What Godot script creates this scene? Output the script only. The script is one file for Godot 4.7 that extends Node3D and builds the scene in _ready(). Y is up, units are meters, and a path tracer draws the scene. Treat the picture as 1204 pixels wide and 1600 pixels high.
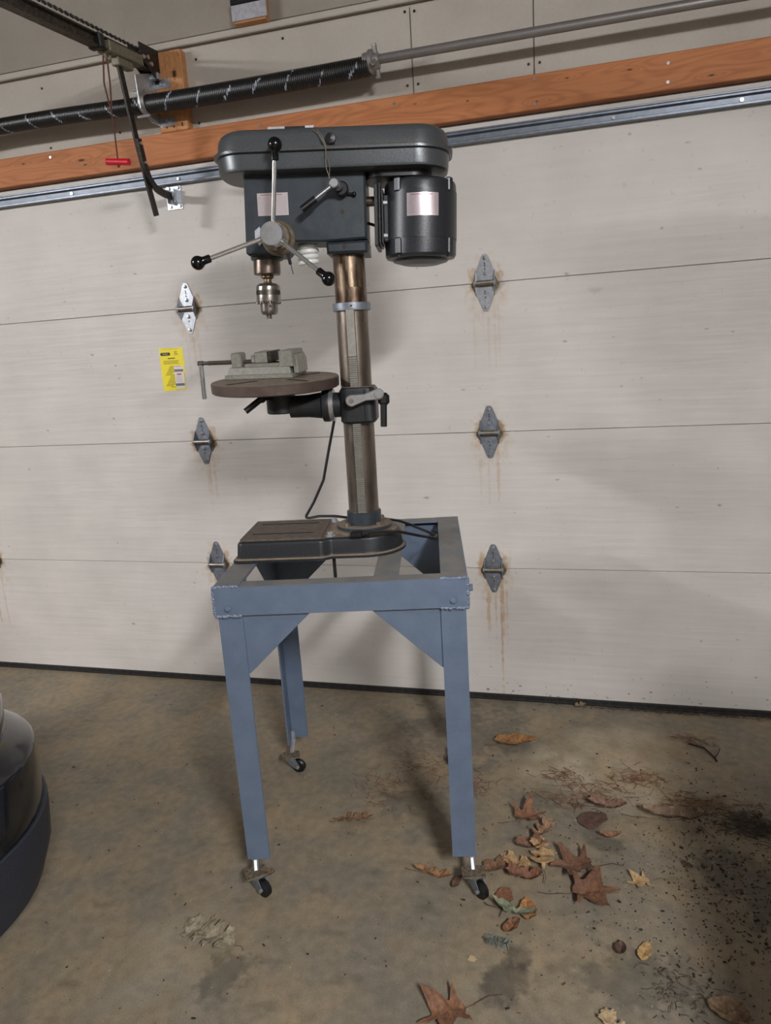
extends Node3D
# A floor drill press on a wheeled steel stand in a garage, in front of the closed overhead door.
# World: x along the door, y up, z from the door towards the camera; metres.

var rng := RandomNumberGenerator.new()
var M := {}
const PRESS_AT := Vector3(-0.083, 0.87, 0.775)
const YAW := 0.198
const JOINT := 0.5334
const DOOR_Y := 0.0284

# ---------------------------------------------------------------- mesh builder
class MB:
	var P := PackedVector3Array()
	var N := PackedVector3Array()
	var C := PackedColorArray()
	var U := PackedVector2Array()

	# adds a closed solid (or an open sheet) of triangles; outward faces are found from the signed volume
	func solid(t: PackedVector3Array, xf := Transform3D(), deg := 35.0, c := Color.WHITE, sheet := false, uv := PackedVector2Array(), cols := PackedColorArray()) -> MB:
		var v := PackedVector3Array()
		v.resize(t.size())
		for i in t.size():
			v[i] = xf * t[i]
		var flip := false
		if not sheet:
			var vol := 0.0
			var o := v[0]
			for i in range(0, v.size(), 3):
				vol += (v[i] - o).dot((v[i + 1] - o).cross(v[i + 2] - o))
			flip = vol > 0.0
		elif xf.basis.determinant() < 0.0:
			flip = true
		var order := PackedInt32Array([0, 2, 1]) if flip else PackedInt32Array([0, 1, 2])
		var fn := PackedVector3Array()
		var at := {}
		var lim := cos(deg_to_rad(deg))
		for i in range(0, v.size(), 3):
			var a := v[i + order[0]]
			var b := v[i + order[1]]
			var d := v[i + order[2]]
			var n := (d - a).cross(b - a)
			var f := fn.size()
			fn.append(n)
			if deg > 0.5:
				for q in [a, b, d]:
					var key := Vector3i(roundi(q.x * 50000.0), roundi(q.y * 50000.0), roundi(q.z * 50000.0))
					if at.has(key):
						at[key].append(f)
					else:
						at[key] = PackedInt32Array([f])
		for f in fn.size():
			var me := fn[f].normalized()
			for k in 3:
				var j := f * 3 + order[k]
				var q := v[j]
				var n := me
				if deg > 0.5:
					var key := Vector3i(roundi(q.x * 50000.0), roundi(q.y * 50000.0), roundi(q.z * 50000.0))
					var s := Vector3.ZERO
					for g in at[key]:
						if fn[g].normalized().dot(me) >= lim:
							s += fn[g]
					if s.length_squared() > 1e-24:
						n = s.normalized()
				P.append(q)
				N.append(n)
				C.append(cols[j] if cols.size() else c)
				U.append(uv[j] if uv.size() else Vector2.ZERO)
		return self

	func mesh() -> ArrayMesh:
		var a := []
		a.resize(Mesh.ARRAY_MAX)
		a[Mesh.ARRAY_VERTEX] = P
		a[Mesh.ARRAY_NORMAL] = N
		a[Mesh.ARRAY_COLOR] = C
		a[Mesh.ARRAY_TEX_UV] = U
		var m := ArrayMesh.new()
		m.add_surface_from_arrays(Mesh.PRIMITIVE_TRIANGLES, a)
		return m

# ---------------------------------------------------------------- shapes (lists of triangles)
func quad(t: PackedVector3Array, a: Vector3, b: Vector3, c: Vector3, d: Vector3) -> void:
	t.append_array(PackedVector3Array([a, b, c, a, c, d]))

func loft(rings: Array, cap0 := true, cap1 := true) -> PackedVector3Array:
	var t := PackedVector3Array()
	for i in rings.size() - 1:
		var r: PackedVector3Array = rings[i]
		var s: PackedVector3Array = rings[i + 1]
		for j in r.size():
			var k := (j + 1) % r.size()
			quad(t, r[j], r[k], s[k], s[j])
	for e in [[cap0, rings[0], false], [cap1, rings[-1], true]]:
		if e[0]:
			var r: PackedVector3Array = e[1]
			var m := Vector3.ZERO
			for q in r:
				m += q
			m /= r.size()
			for j in r.size():
				var k := (j + 1) % r.size()
				if e[2]:
					t.append_array(PackedVector3Array([m, r[j], r[k]]))
				else:
					t.append_array(PackedVector3Array([m, r[k], r[j]]))
	return t

func box(s: Vector3, b := 0.0) -> PackedVector3Array:
	var h := s * 0.5
	b = minf(b, minf(h.x, minf(h.y, h.z)) * 0.95)
	var t := PackedVector3Array()
	var sg := [-1.0, 1.0]
	for ax in 3:
		var u := (ax + 1) % 3
		var w := (ax + 2) % 3
		for s0 in sg:
			var q: Array[Vector3] = []
			for c in [[-1, -1], [1, -1], [1, 1], [-1, 1]]:
				var p := Vector3.ZERO
				p[ax] = s0 * h[ax]
				p[u] = c[0] * (h[u] - b)
				p[w] = c[1] * (h[w] - b)
				q.append(p)
			if s0 > 0:
				quad(t, q[0], q[1], q[2], q[3])
			else:
				quad(t, q[3], q[2], q[1], q[0])
	if b > 0.0:
		for ax in 3:   # edges along ax
			var u := (ax + 1) % 3
			var w := (ax + 2) % 3
			for su in sg:
				for sw in sg:
					var q: Array[Vector3] = []
					for c in [[0, -1], [0, 1], [1, 1], [1, -1]]:
						var p := Vector3.ZERO
						p[ax] = c[1] * (h[ax] - b)
						p[u] = su * (h[u] - (b if c[0] else 0.0))
						p[w] = sw * (h[w] - (0.0 if c[0] else b))
						q.append(p)
					if su * sw > 0:
						quad(t, q[0], q[3], q[2], q[1])
					else:
						quad(t, q[0], q[1], q[2], q[3])
		for sx in sg:
			for sy in sg:
				for sz in sg:
					var a := Vector3(sx * h.x, sy * (h.y - b), sz * (h.z - b))
					var c := Vector3(sx * (h.x - b), sy * h.y, sz * (h.z - b))
					var d := Vector3(sx * (h.x - b), sy * (h.y - b), sz * h.z)
					if sx * sy * sz > 0:
						t.append_array(PackedVector3Array([a, c, d]))
					else:
						t.append_array(PackedVector3Array([a, d, c]))
	return t

func lathe(prof: Array, n := 32) -> PackedVector3Array:   # prof: [radius, y] pairs
	var rings := []
	for p in prof:
		var r := PackedVector3Array()
		for j in n:
			var a := TAU * j / n
			r.append(Vector3(p[0] * cos(a), p[1], p[0] * sin(a)))
		rings.append(r)
	return loft(rings)

func cyl(r: float, h: float, n := 24, b := 0.0) -> PackedVector3Array:
	if b <= 0.0:
		return lathe([[r, -h / 2], [r, h / 2]], n)
	return lathe([[r - b, -h / 2], [r, -h / 2 + b], [r, h / 2 - b], [r - b, h / 2]], n)

func ball(r: float, n := 20) -> PackedVector3Array:
	var pr := []
	for i in n / 2 + 1:
		var a := -PI / 2 + PI * i / (n / 2)
		pr.append([maxf(r * cos(a), r * 0.002), r * sin(a)])
	return lathe(pr, n)

func curve(pts: Array, step := 0.01) -> PackedVector3Array:
	var c := Curve3D.new()
	for i in pts.size():
		var a: Vector3 = pts[maxi(i - 1, 0)]
		var b: Vector3 = pts[mini(i + 1, pts.size() - 1)]
		var d := (b - a) / 6.0
		c.add_point(pts[i], -d, d)
	var out := PackedVector3Array()
	var l := c.get_baked_length()
	var n := maxi(2, ceili(l / step))
	for i in n + 1:
		out.append(c.sample_baked(l * i / n))
	return out

func tube(pts: PackedVector3Array, r: float, n := 10, r1 := -1.0) -> PackedVector3Array:
	var rings := []
	var d0 := (pts[1] - pts[0]).normalized()
	var u := d0.cross(Vector3.UP if absf(d0.y) < 0.9 else Vector3.RIGHT).normalized()
	for i in pts.size():
		var d := (pts[mini(i + 1, pts.size() - 1)] - pts[maxi(i - 1, 0)]).normalized()
		u = (u - d * u.dot(d)).normalized()
		var w := d.cross(u)
		var rr := r if r1 < 0.0 else lerpf(r, r1, float(i) / (pts.size() - 1))
		var ring := PackedVector3Array()
		for j in n:
			var a := TAU * j / n
			ring.append(pts[i] + (u * cos(a) + w * sin(a)) * rr)
		rings.append(ring)
	return loft(rings)

func rod(a: Vector3, b: Vector3, r: float, n := 16) -> PackedVector3Array:
	return tube(PackedVector3Array([a, a.lerp(b, 0.5), b]), r, n)

func inset(poly: PackedVector2Array, d: float) -> PackedVector2Array:
	var out := PackedVector2Array()
	var n := poly.size()
	var area := 0.0
	for i in n:
		area += poly[i].cross(poly[(i + 1) % n])
	var s := signf(area)
	for i in n:
		var e0 := (poly[i] - poly[(i + n - 1) % n]).normalized()
		var e1 := (poly[(i + 1) % n] - poly[i]).normalized()
		var n0 := Vector2(-e0.y, e0.x) * s
		var n1 := Vector2(-e1.y, e1.x) * s
		var m := (n0 + n1)
		m = m / maxf(0.35, m.length_squared()) * 2.0
		out.append(poly[i] + m * d)
	return out

func prism(poly: PackedVector2Array, depth: float, b := 0.0) -> PackedVector3Array:   # polygon in xy, extruded along z about 0
	var t := PackedVector3Array()
	var n := poly.size()
	var h := depth / 2
	var rings := []
	var inn := inset(poly, b) if b > 0.0 else poly
	var sets := [[inn, -h], [poly, -h + b], [poly, h - b], [inn, h]] if b > 0.0 else [[poly, -h], [poly, h]]
	for s in sets:
		var r := PackedVector3Array()
		for q in s[0]:
			r.append(Vector3(q.x, q.y, s[1]))
		rings.append(r)
	t = loft(rings, false, false)
	var area := 0.0
	for i in n:
		area += poly[i].cross(poly[(i + 1) % n])
	var tri := Geometry2D.triangulate_polygon(inn)
	for i in range(0, tri.size(), 3):
		var a := inn[tri[i]]
		var c := inn[tri[i + 1]]
		var e := inn[tri[i + 2]]
		var up := (c - a).cross(e - a) > 0.0
		if not up:
			var k := c
			c = e
			e = k
		var tr := [Vector3(a.x, a.y, h), Vector3(c.x, c.y, h), Vector3(e.x, e.y, h)]
		var bo := [Vector3(a.x, a.y, -h), Vector3(e.x, e.y, -h), Vector3(c.x, c.y, -h)]
		if area < 0.0:   # side walls face inward for clockwise outlines: keep one orientation
			t.append_array(PackedVector3Array([tr[0], tr[2], tr[1], bo[0], bo[2], bo[1]]))
		else:
			t.append_array(PackedVector3Array([tr[0], tr[1], tr[2], bo[0], bo[1], bo[2]]))
	return t

func rrect(w: float, h: float, r: float, n := 6) -> PackedVector2Array:
	var p := PackedVector2Array()
	for c in [[1, 1, 0], [-1, 1, 1], [-1, -1, 2], [1, -1, 3]]:
		for i in n + 1:
			var a: float = PI / 2 * (c[2] + float(i) / n)
			p.append(Vector2(c[0] * (w / 2 - r) + r * cos(a), c[1] * (h / 2 - r) + r * sin(a)))
	return p

func at(x: float, y: float, z: float) -> Transform3D:
	return Transform3D(Basis(), Vector3(x, y, z))

func rot(axis: Vector3, deg: float, o := Vector3.ZERO) -> Transform3D:
	return Transform3D(Basis(axis, deg_to_rad(deg)), o)

func along(a: Vector3, d: Vector3) -> Transform3D:   # y axis turned to d
	var y := d.normalized()
	var x := y.cross(Vector3.BACK if absf(y.z) < 0.9 else Vector3.RIGHT).normalized()
	return Transform3D(Basis(x, y, x.cross(y)), a)

# ---------------------------------------------------------------- nodes
func thing(called: String, label: String, category: String, pos := Vector3.ZERO, turn := 0.0, group := "") -> Node3D:
	var o := Node3D.new()
	o.name = called
	add_child(o, true)
	o.position = pos
	o.rotation.y = turn
	return tag(o, label, category, group)

func tag(o: Node3D, label: String, category := "", group := "", kind := "") -> Node3D:
	if label: o.set_meta("label", label)
	if category: o.set_meta("category", category)
	if group: o.set_meta("group", group)
	if kind: o.set_meta("kind", kind)
	return o

func node(called: String, parent: Node) -> Node3D:
	var o := Node3D.new()
	o.name = called
	parent.add_child(o, true)
	return o

func put(called: String, b: Variant, mat: Material, parent: Node = self, xf := Transform3D()) -> MeshInstance3D:
	var o := MeshInstance3D.new()
	o.name = called
	if b is MB:
		o.mesh = b.mesh()
	elif b is Mesh:
		o.mesh = b
	else:
		o.mesh = MB.new().solid(b).mesh()
	o.material_override = mat
	o.transform = xf
	parent.add_child(o, true)
	return o

func structure(called: String, b: Variant, mat: Material, label := "") -> MeshInstance3D:
	var o := put(called, b, mat)
	tag(o, label, "", "", "structure")
	return o

# ---------------------------------------------------------------- textures
func nbytes(w: int, h: int, freq: float, sd: int, oct := 4, sx := 1, sy := 1, cell := false) -> PackedByteArray:
	var f := FastNoiseLite.new()
	f.seed = sd
	f.frequency = freq
	f.fractal_octaves = oct
	if cell:
		f.noise_type = FastNoiseLite.TYPE_CELLULAR
	var im := f.get_image(ceili(float(w) / sx), ceili(float(h) / sy))
	if sx != 1 or sy != 1:
		im.resize(w, h, Image.INTERPOLATE_CUBIC)
	im.convert(Image.FORMAT_L8)
	return im.get_data()

func tex(w: int, h: int, d: PackedByteArray) -> ImageTexture:
	return ImageTexture.create_from_image(Image.create_from_data(w, h, false, Image.FORMAT_RGB8, d))

func gray_tex(w: int, h: int, d: PackedByteArray) -> ImageTexture:
	return ImageTexture.create_from_image(Image.create_from_data(w, h, false, Image.FORMAT_L8, d))

func normal_tex(w: int, h: int, d: PackedByteArray, scale: float) -> ImageTexture:
	var im := Image.create_from_data(w, h, false, Image.FORMAT_L8, d)
	im.convert(Image.FORMAT_RGBA8)
	im.bump_map_to_normal_map(scale)
	return ImageTexture.create_from_image(im)

# a two-colour blotchy map: a and b mixed by noise with contrast, times fine grain
func blotch(w: int, a: Color, b: Color, freq: float, sd: int, contrast := 2.0, grain := 0.12, sx := 1, sy := 1, bias := 0.0) -> ImageTexture:
	var n := nbytes(w, w, freq, sd, 4, sx, sy)
	var g := nbytes(w, w, 0.25, sd + 7, 2)
	var d := PackedByteArray()
	d.resize(w * w * 3)
	for i in w * w:
		var t := clampf((n[i] / 255.0 - 0.5 + bias) * contrast + 0.5, 0.0, 1.0)
		var k := 1.0 + (g[i] / 255.0 - 0.5) * grain * 2.0
		d[i * 3] = clampi(int(lerpf(a.r, b.r, t) * k * 255), 0, 255)
		d[i * 3 + 1] = clampi(int(lerpf(a.g, b.g, t) * k * 255), 0, 255)
		d[i * 3 + 2] = clampi(int(lerpf(a.b, b.b, t) * k * 255), 0, 255)
	return tex(w, w, d)

func std(c: Color, rough := 0.6, metal := 0.0, spec := 0.5) -> StandardMaterial3D:
	var m := StandardMaterial3D.new()
	m.albedo_color = c
	m.roughness = rough
	m.metallic = metal
	m.metallic_specular = spec
	m.vertex_color_use_as_albedo = true
	return m

func tri(m: StandardMaterial3D, t: Texture2D, scale: float, normal: Texture2D = null, ns := 1.0) -> StandardMaterial3D:
	m.albedo_texture = t
	m.uv1_triplanar = true
	m.uv1_scale = Vector3(scale, scale, scale)
	if normal:
		m.normal_enabled = true
		m.normal_texture = normal
		m.normal_scale = ns
	return m

func rgb8(r: int, g: int, b: int) -> Color:
	return Color(r / 255.0, g / 255.0, b / 255.0)

func wood_tex(w: int, h: int, base: Color, dark: Color, knots: Array, sd: int) -> ImageTexture:
	var n := nbytes(w, h, 0.012, sd, 4, 6, 1)
	var n2 := nbytes(w, h, 0.05, sd + 3, 3, 16, 1)
	var n3 := nbytes(w, h, 0.006, sd + 5, 3, 3, 1)
	var d := PackedByteArray()
	d.resize(w * h * 3)
	for y in h:
		for x in w:
			var i := y * w + x
			var push := 0.0
			var kn := 0.0
			for k in knots:
				var dx: float = (x - k[0]) / (k[2] * 3.5)
				var dy: float = (y - k[1]) / (k[2] * 1.3)
				var q: float = dx * dx + dy * dy
				if q < 16.0:
					push += exp(-q * 0.35) * 5.0
					var e: float = Vector2((x - k[0]) / k[2], (y - k[1]) / (k[2] * 0.8)).length()
					kn = maxf(kn, clampf(1.25 - e, 0.0, 1.0))
			var ring := 0.5 + 0.5 * sin((n3[i] / 255.0) * 46.0 + n[i] / 255.0 * 9.0 + push * 3.0)
			var t := 0.55 * ring * ring * 0.55 + 0.35 * (n2[i] / 255.0 - 0.35) + 0.25 * (n[i] / 255.0 - 0.4)
			t = clampf(t, 0.0, 1.0)
			var c := base.lerp(dark, t)
			c = c.lerp(Color(0.10, 0.045, 0.02), kn * 0.8)
			d[i * 3] = int(clampf(c.r, 0, 1) * 255)
			d[i * 3 + 1] = int(clampf(c.g, 0, 1) * 255)
			d[i * 3 + 2] = int(clampf(c.b, 0, 1) * 255)
	return tex(w, h, d)

func make_materials() -> void:
	var speck := nbytes(256, 256, 0.35, 5, 2)
	var speck_n := normal_tex(256, 256, speck, 1.5)
	var lump := nbytes(256, 256, 0.09, 6, 3)
	var lump_n := normal_tex(256, 256, lump, 2.5)
	M.lump_n = lump_n
	M.drywall = tri(std(Color.WHITE, 0.85), blotch(256, rgb8(182, 175, 164), rgb8(190, 183, 172), 0.012, 11, 1.6, 0.015), 0.9, speck_n, 0.12)
	M.drywall.uv1_world_triplanar = true
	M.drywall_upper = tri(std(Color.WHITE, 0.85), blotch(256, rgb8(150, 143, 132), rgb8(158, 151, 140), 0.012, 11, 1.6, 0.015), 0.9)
	M.ceiling = std(rgb8(150, 147, 143), 0.9)
	M.sidewall = std(rgb8(112, 106, 99), 0.9)
	M.gap = std(rgb8(70, 60, 50), 0.95)
	M.slot = std(rgb8(22, 19, 17), 0.9)
	M.rubber = tri(std(Color.WHITE, 0.7), blotch(128, rgb8(20, 19, 19), rgb8(38, 35, 32), 0.05, 12), 6.0)
	M.galv = tri(std(Color.WHITE, 0.36, 0.6), blotch(128, rgb8(164, 168, 174), rgb8(186, 190, 194), 0.06, 13, 1.4, 0.03), 7.0)
	M.galv_dull = tri(std(Color.WHITE, 0.45, 0.55), blotch(128, rgb8(118, 124, 132), rgb8(140, 146, 154), 0.05, 14, 1.4, 0.03), 6.0)
	M.strut = tri(std(Color.WHITE, 0.4, 0.5), blotch(128, rgb8(114, 121, 130), rgb8(132, 139, 148), 0.05, 15, 1.2, 0.03), 5.0)
	M.rustmetal = tri(std(Color.WHITE, 0.6, 0.6), blotch(128, rgb8(104, 90, 70), rgb8(140, 130, 114), 0.06, 16, 1.6, 0.05), 8.0)
	M.spring = std(Color.WHITE, 0.38, 0.0, 0.6)
	M.shaft = tri(std(Color.WHITE, 0.42, 0.5), blotch(128, rgb8(132, 128, 124), rgb8(142, 138, 134), 0.04, 17, 1.0, 0.02), 4.0)
	M.cast_zinc = std(rgb8(170, 166, 162), 0.45, 0.7)
	M.dark_steel = tri(std(Color.WHITE, 0.5, 0.5), blotch(128, rgb8(38, 36, 33), rgb8(64, 60, 54), 0.06, 18), 9.0)
	M.rail = tri(std(Color.WHITE, 0.55, 0.4), blotch(128, rgb8(52, 46, 40), rgb8(82, 76, 66), 0.06, 19), 6.0)
	M.trolley = tri(std(Color.WHITE, 0.55, 0.35), blotch(128, rgb8(118, 112, 96), rgb8(138, 132, 114), 0.06, 20, 1.2, 0.04), 8.0)
	M.red = std(rgb8(196, 16, 38), 0.45)
	M.cord = std(rgb8(92, 58, 44), 0.9)
	M.paint = tri(std(Color.WHITE, 0.42), blotch(512, rgb8(91, 105, 124), rgb8(98, 112, 131), 0.012, 21, 1.4, 0.02), 2.2, lump_n, 0.08)
	M.paint_top = tri(std(Color.WHITE, 0.55), blotch(512, rgb8(102, 104, 106), rgb8(116, 113, 107), 0.014, 22, 2.0, 0.04), 1.4, lump_n, 0.06)
	M.weld = tri(std(Color.WHITE, 0.3), blotch(128, rgb8(98, 110, 128), rgb8(116, 128, 144), 0.03, 23), 6.0)
	M.hammer = tri(std(Color.WHITE, 0.33, 0.35), blotch(256, rgb8(78, 82, 84), rgb8(88, 92, 94), 0.05, 24, 1.4, 0.05), 9.0, lump_n, 0.12)
	M.cover_top = tri(std(Color.WHITE, 0.8), blotch(256, rgb8(88, 82, 74), rgb8(126, 112, 94), 0.03, 25, 2.2, 0.1), 3.0)
	M.head = tri(std(Color.WHITE, 0.42, 0.1), blotch(256, rgb8(46, 53, 58), rgb8(54, 61, 66), 0.02, 26, 1.4, 0.03), 5.0, lump_n, 0.05)
	M.motor = tri(std(Color.WHITE, 0.36, 0.25), blotch(256, rgb8(44, 46, 50), rgb8(54, 56, 60), 0.05, 27, 1.4, 0.06), 9.0, lump_n, 0.14)
	M.black = std(rgb8(20, 20, 22), 0.4)
	M.ball = std(rgb8(14, 14, 16), 0.16)
	M.chrome = std(rgb8(212, 212, 210), 0.2, 0.85)
	M.steel = tri(std(Color.WHITE, 0.3, 0.8), blotch(128, rgb8(180, 181, 182), rgb8(196, 197, 198), 0.08, 28, 1.2, 0.03), 6.0)
	M.chuck = tri(std(Color.WHITE, 0.26, 0.85), blotch(128, rgb8(128, 122, 116), rgb8(158, 152, 146), 0.05, 29, 1.4, 0.04), 8.0)
	M.column = tri(std(Color.WHITE, 0.36, 0.85), blotch(512, rgb8(100, 90, 80), rgb8(138, 128, 118), 0.02, 30, 1.6, 0.1, 1, 5), 3.2)
	M.column_brown = tri(std(Color.WHITE, 0.38, 0.85), blotch(512, rgb8(78, 62, 50), rgb8(140, 124, 104), 0.03, 31, 2.4, 0.1, 1, 5), 4.2)
	M.quill = tri(std(Color.WHITE, 0.34, 0.9), blotch(128, rgb8(90, 78, 70), rgb8(128, 116, 106), 0.04, 32, 2.0, 0.05, 1, 4), 10.0)
	M.rack = tri(std(Color.WHITE, 0.4, 0.7), blotch(128, rgb8(146, 144, 136), rgb8(166, 164, 156), 0.06, 33, 1.2, 0.03), 5.0)
	M.cast = tri(std(Color.WHITE, 0.42, 0.15), blotch(256, rgb8(34, 36, 38), rgb8(44, 46, 48), 0.05, 34, 1.4, 0.06), 10.0, lump_n, 0.2)
	M.dusty = tri(std(Color.WHITE, 0.75, 0.1), blotch(512, rgb8(78, 69, 61), rgb8(96, 85, 74), 0.03, 35, 1.6, 0.06), 2.5, lump_n, 0.06)
	M.dust = tri(std(Color.WHITE, 0.85), blotch(256, rgb8(106, 92, 77), rgb8(126, 111, 94), 0.04, 36, 1.6, 0.07), 3.0)
	M.table = tri(std(Color.WHITE, 0.5, 0.45), blotch(512, rgb8(82, 68, 62), rgb8(98, 84, 76), 0.02, 37, 1.4, 0.04), 3.0)
	M.table_top = tri(std(Color.WHITE, 0.55, 0.4), blotch(512, rgb8(116, 104, 92), rgb8(138, 126, 112), 0.03, 38, 1.6, 0.06), 2.5)
	M.vise = tri(std(Color.WHITE, 0.5, 0.45), blotch(256, rgb8(126, 125, 116), rgb8(146, 144, 134), 0.05, 39, 1.4, 0.05), 5.0, lump_n, 0.1)
	M.cfl = std(rgb8(232, 232, 228), 0.3)
	M.cfl.backlight_enabled = true
	M.cfl.backlight = Color(0.25, 0.25, 0.25)
	M.brass = tri(std(Color.WHITE, 0.4, 0.8), blotch(128, rgb8(92, 76, 58), rgb8(132, 116, 92), 0.08, 40, 1.4, 0.05), 8.0)
	M.wire = std(rgb8(128, 120, 108), 0.5, 0.4)
	M.cable = std(rgb8(16, 16, 17), 0.5)
	M.car = std(rgb8(20, 21, 27), 0.18, 0.25)
	M.car.clearcoat_enabled = true
	M.car.clearcoat = 0.6
	M.car.clearcoat_roughness = 0.08
	M.clad = tri(std(Color.WHITE, 0.55), blotch(128, rgb8(28, 32, 42), rgb8(40, 44, 54), 0.2, 41), 5.0, speck_n, 0.4)
	M.tyre = std(rgb8(24, 24, 24), 0.8)
	M.glass = std(Color(0.02, 0.02, 0.025, 0.35), 0.05)
	M.glass.transparency = BaseMaterial3D.TRANSPARENCY_ALPHA
	M.glass.vertex_color_use_as_albedo = false
	M.lamp_red = std(rgb8(120, 8, 12), 0.15)
	M.leaf = std(Color.WHITE, 0.75)
	M.leaf.cull_mode = BaseMaterial3D.CULL_DISABLED
	M.leaf.albedo_texture = blotch(128, rgb8(200, 200, 200), rgb8(255, 255, 255), 0.05, 42, 2.0, 0.12)
	M.leaf.uv1_triplanar = true
	M.leaf.uv1_scale = Vector3(14, 14, 14)
	M.needle = std(Color.WHITE, 0.85)
	M.bulb = std(Color.WHITE, 0.4)
	M.bulb.emission_enabled = true
	M.bulb.emission = Color(1.0, 0.96, 0.9)
	M.bulb.emission_energy_multiplier = 3.0
	M.cabinet = std(rgb8(70, 72, 75), 0.5)
	M.porcelain = std(rgb8(228, 226, 220), 0.3)
	M.alu = tri(std(Color.WHITE, 0.4, 0.5), blotch(128, rgb8(188, 188, 196), rgb8(206, 206, 212), 0.05, 43, 2.0, 0.04), 6.0)

# ---------------------------------------------------------------- the scene
func _ready() -> void:
	rng.seed = 4127
	var cam := Camera3D.new()
	cam.name = "camera"
	cam.transform = Transform3D(Basis(Vector3(0.9652, -0.0625, -0.2541), Vector3(0.002, 0.9728, -0.2315), Vector3(0.2617, 0.223, 0.939)).orthonormalized(), Vector3(0.5078, 1.4216, 2.6643))
	cam.fov = rad_to_deg(2.0 * atan(800.0 / 1111.65))
	cam.near = 0.02
	add_child(cam)
	cam.current = true
	var we := WorldEnvironment.new()
	we.name = "environment"
	var env := Environment.new()
	env.background_mode = Environment.BG_COLOR
	env.background_color = Color(0.02, 0.02, 0.025)
	env.tonemap_mode = Environment.TONE_MAPPER_LINEAR
	env.tonemap_exposure = 1.0
	env.sdfgi_enabled = true
	env.ssao_enabled = true
	env.ssil_enabled = true
	we.environment = env
	add_child(we)
	make_materials()
	# the garage's two wraparound ceiling fixtures, both outside the frame; energies are per square metre of lens
	lamp("long white ceiling light over the right side of the garage", Vector3(1.8, 2.70, 4.0), 118.0)
	lamp("long white ceiling light above the parked car", Vector3(-3.6, 2.70, 3.4), 90.0)
	build_room()
	build_door()
	build_header()
	build_opener()
	build_springs()
	build_car()
	build_cabinet()
	build_stand()
	build_press()
	build_vise()
	build_floor_litter()

func lamp(label: String, p: Vector3, energy: float) -> void:
	var t := thing("ceiling_light", label, "ceiling light", p, 0.0, "ceiling lights of the garage")
	var w := 0.12
	var h := 0.06
	var l := 1.2
	put("lens", MB.new().solid(box(Vector3(w, h, l), 0.004)), M.bulb, t)
	put("housing", MB.new().solid(box(Vector3(0.16, 0.07, l + 0.03), 0.006), at(0, h / 2 + 0.035, 0)), M.porcelain, t)
	# one light per glowing face: below, both sides, both ends
	for f in [[Vector3.DOWN, Vector2(w, l)], [Vector3.LEFT, Vector2(h, l)], [Vector3.RIGHT, Vector2(h, l)], [Vector3.FORWARD, Vector2(w, h)], [Vector3.BACK, Vector2(w, h)]]:
		var a := AreaLight3D.new()
		a.name = "light"
		var d: Vector3 = f[0]
		a.area_size = f[1]
		a.area_normalize_energy = false
		var up := Vector3.BACK if absf(d.z) < 0.5 else Vector3.UP
		a.transform = Transform3D(Basis(up.cross(-d), up, -d), Vector3(d.x * (w / 2 + 0.006), d.y * (h / 2 + 0.006), d.z * (l / 2 + 0.006)))
		a.light_color = Color(0.985, 0.985, 1.0)
		a.light_energy = energy
		a.area_range = 14.0
		a.area_attenuation = 2.0
		a.shadow_enabled = true
		t.add_child(a, true)

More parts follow.
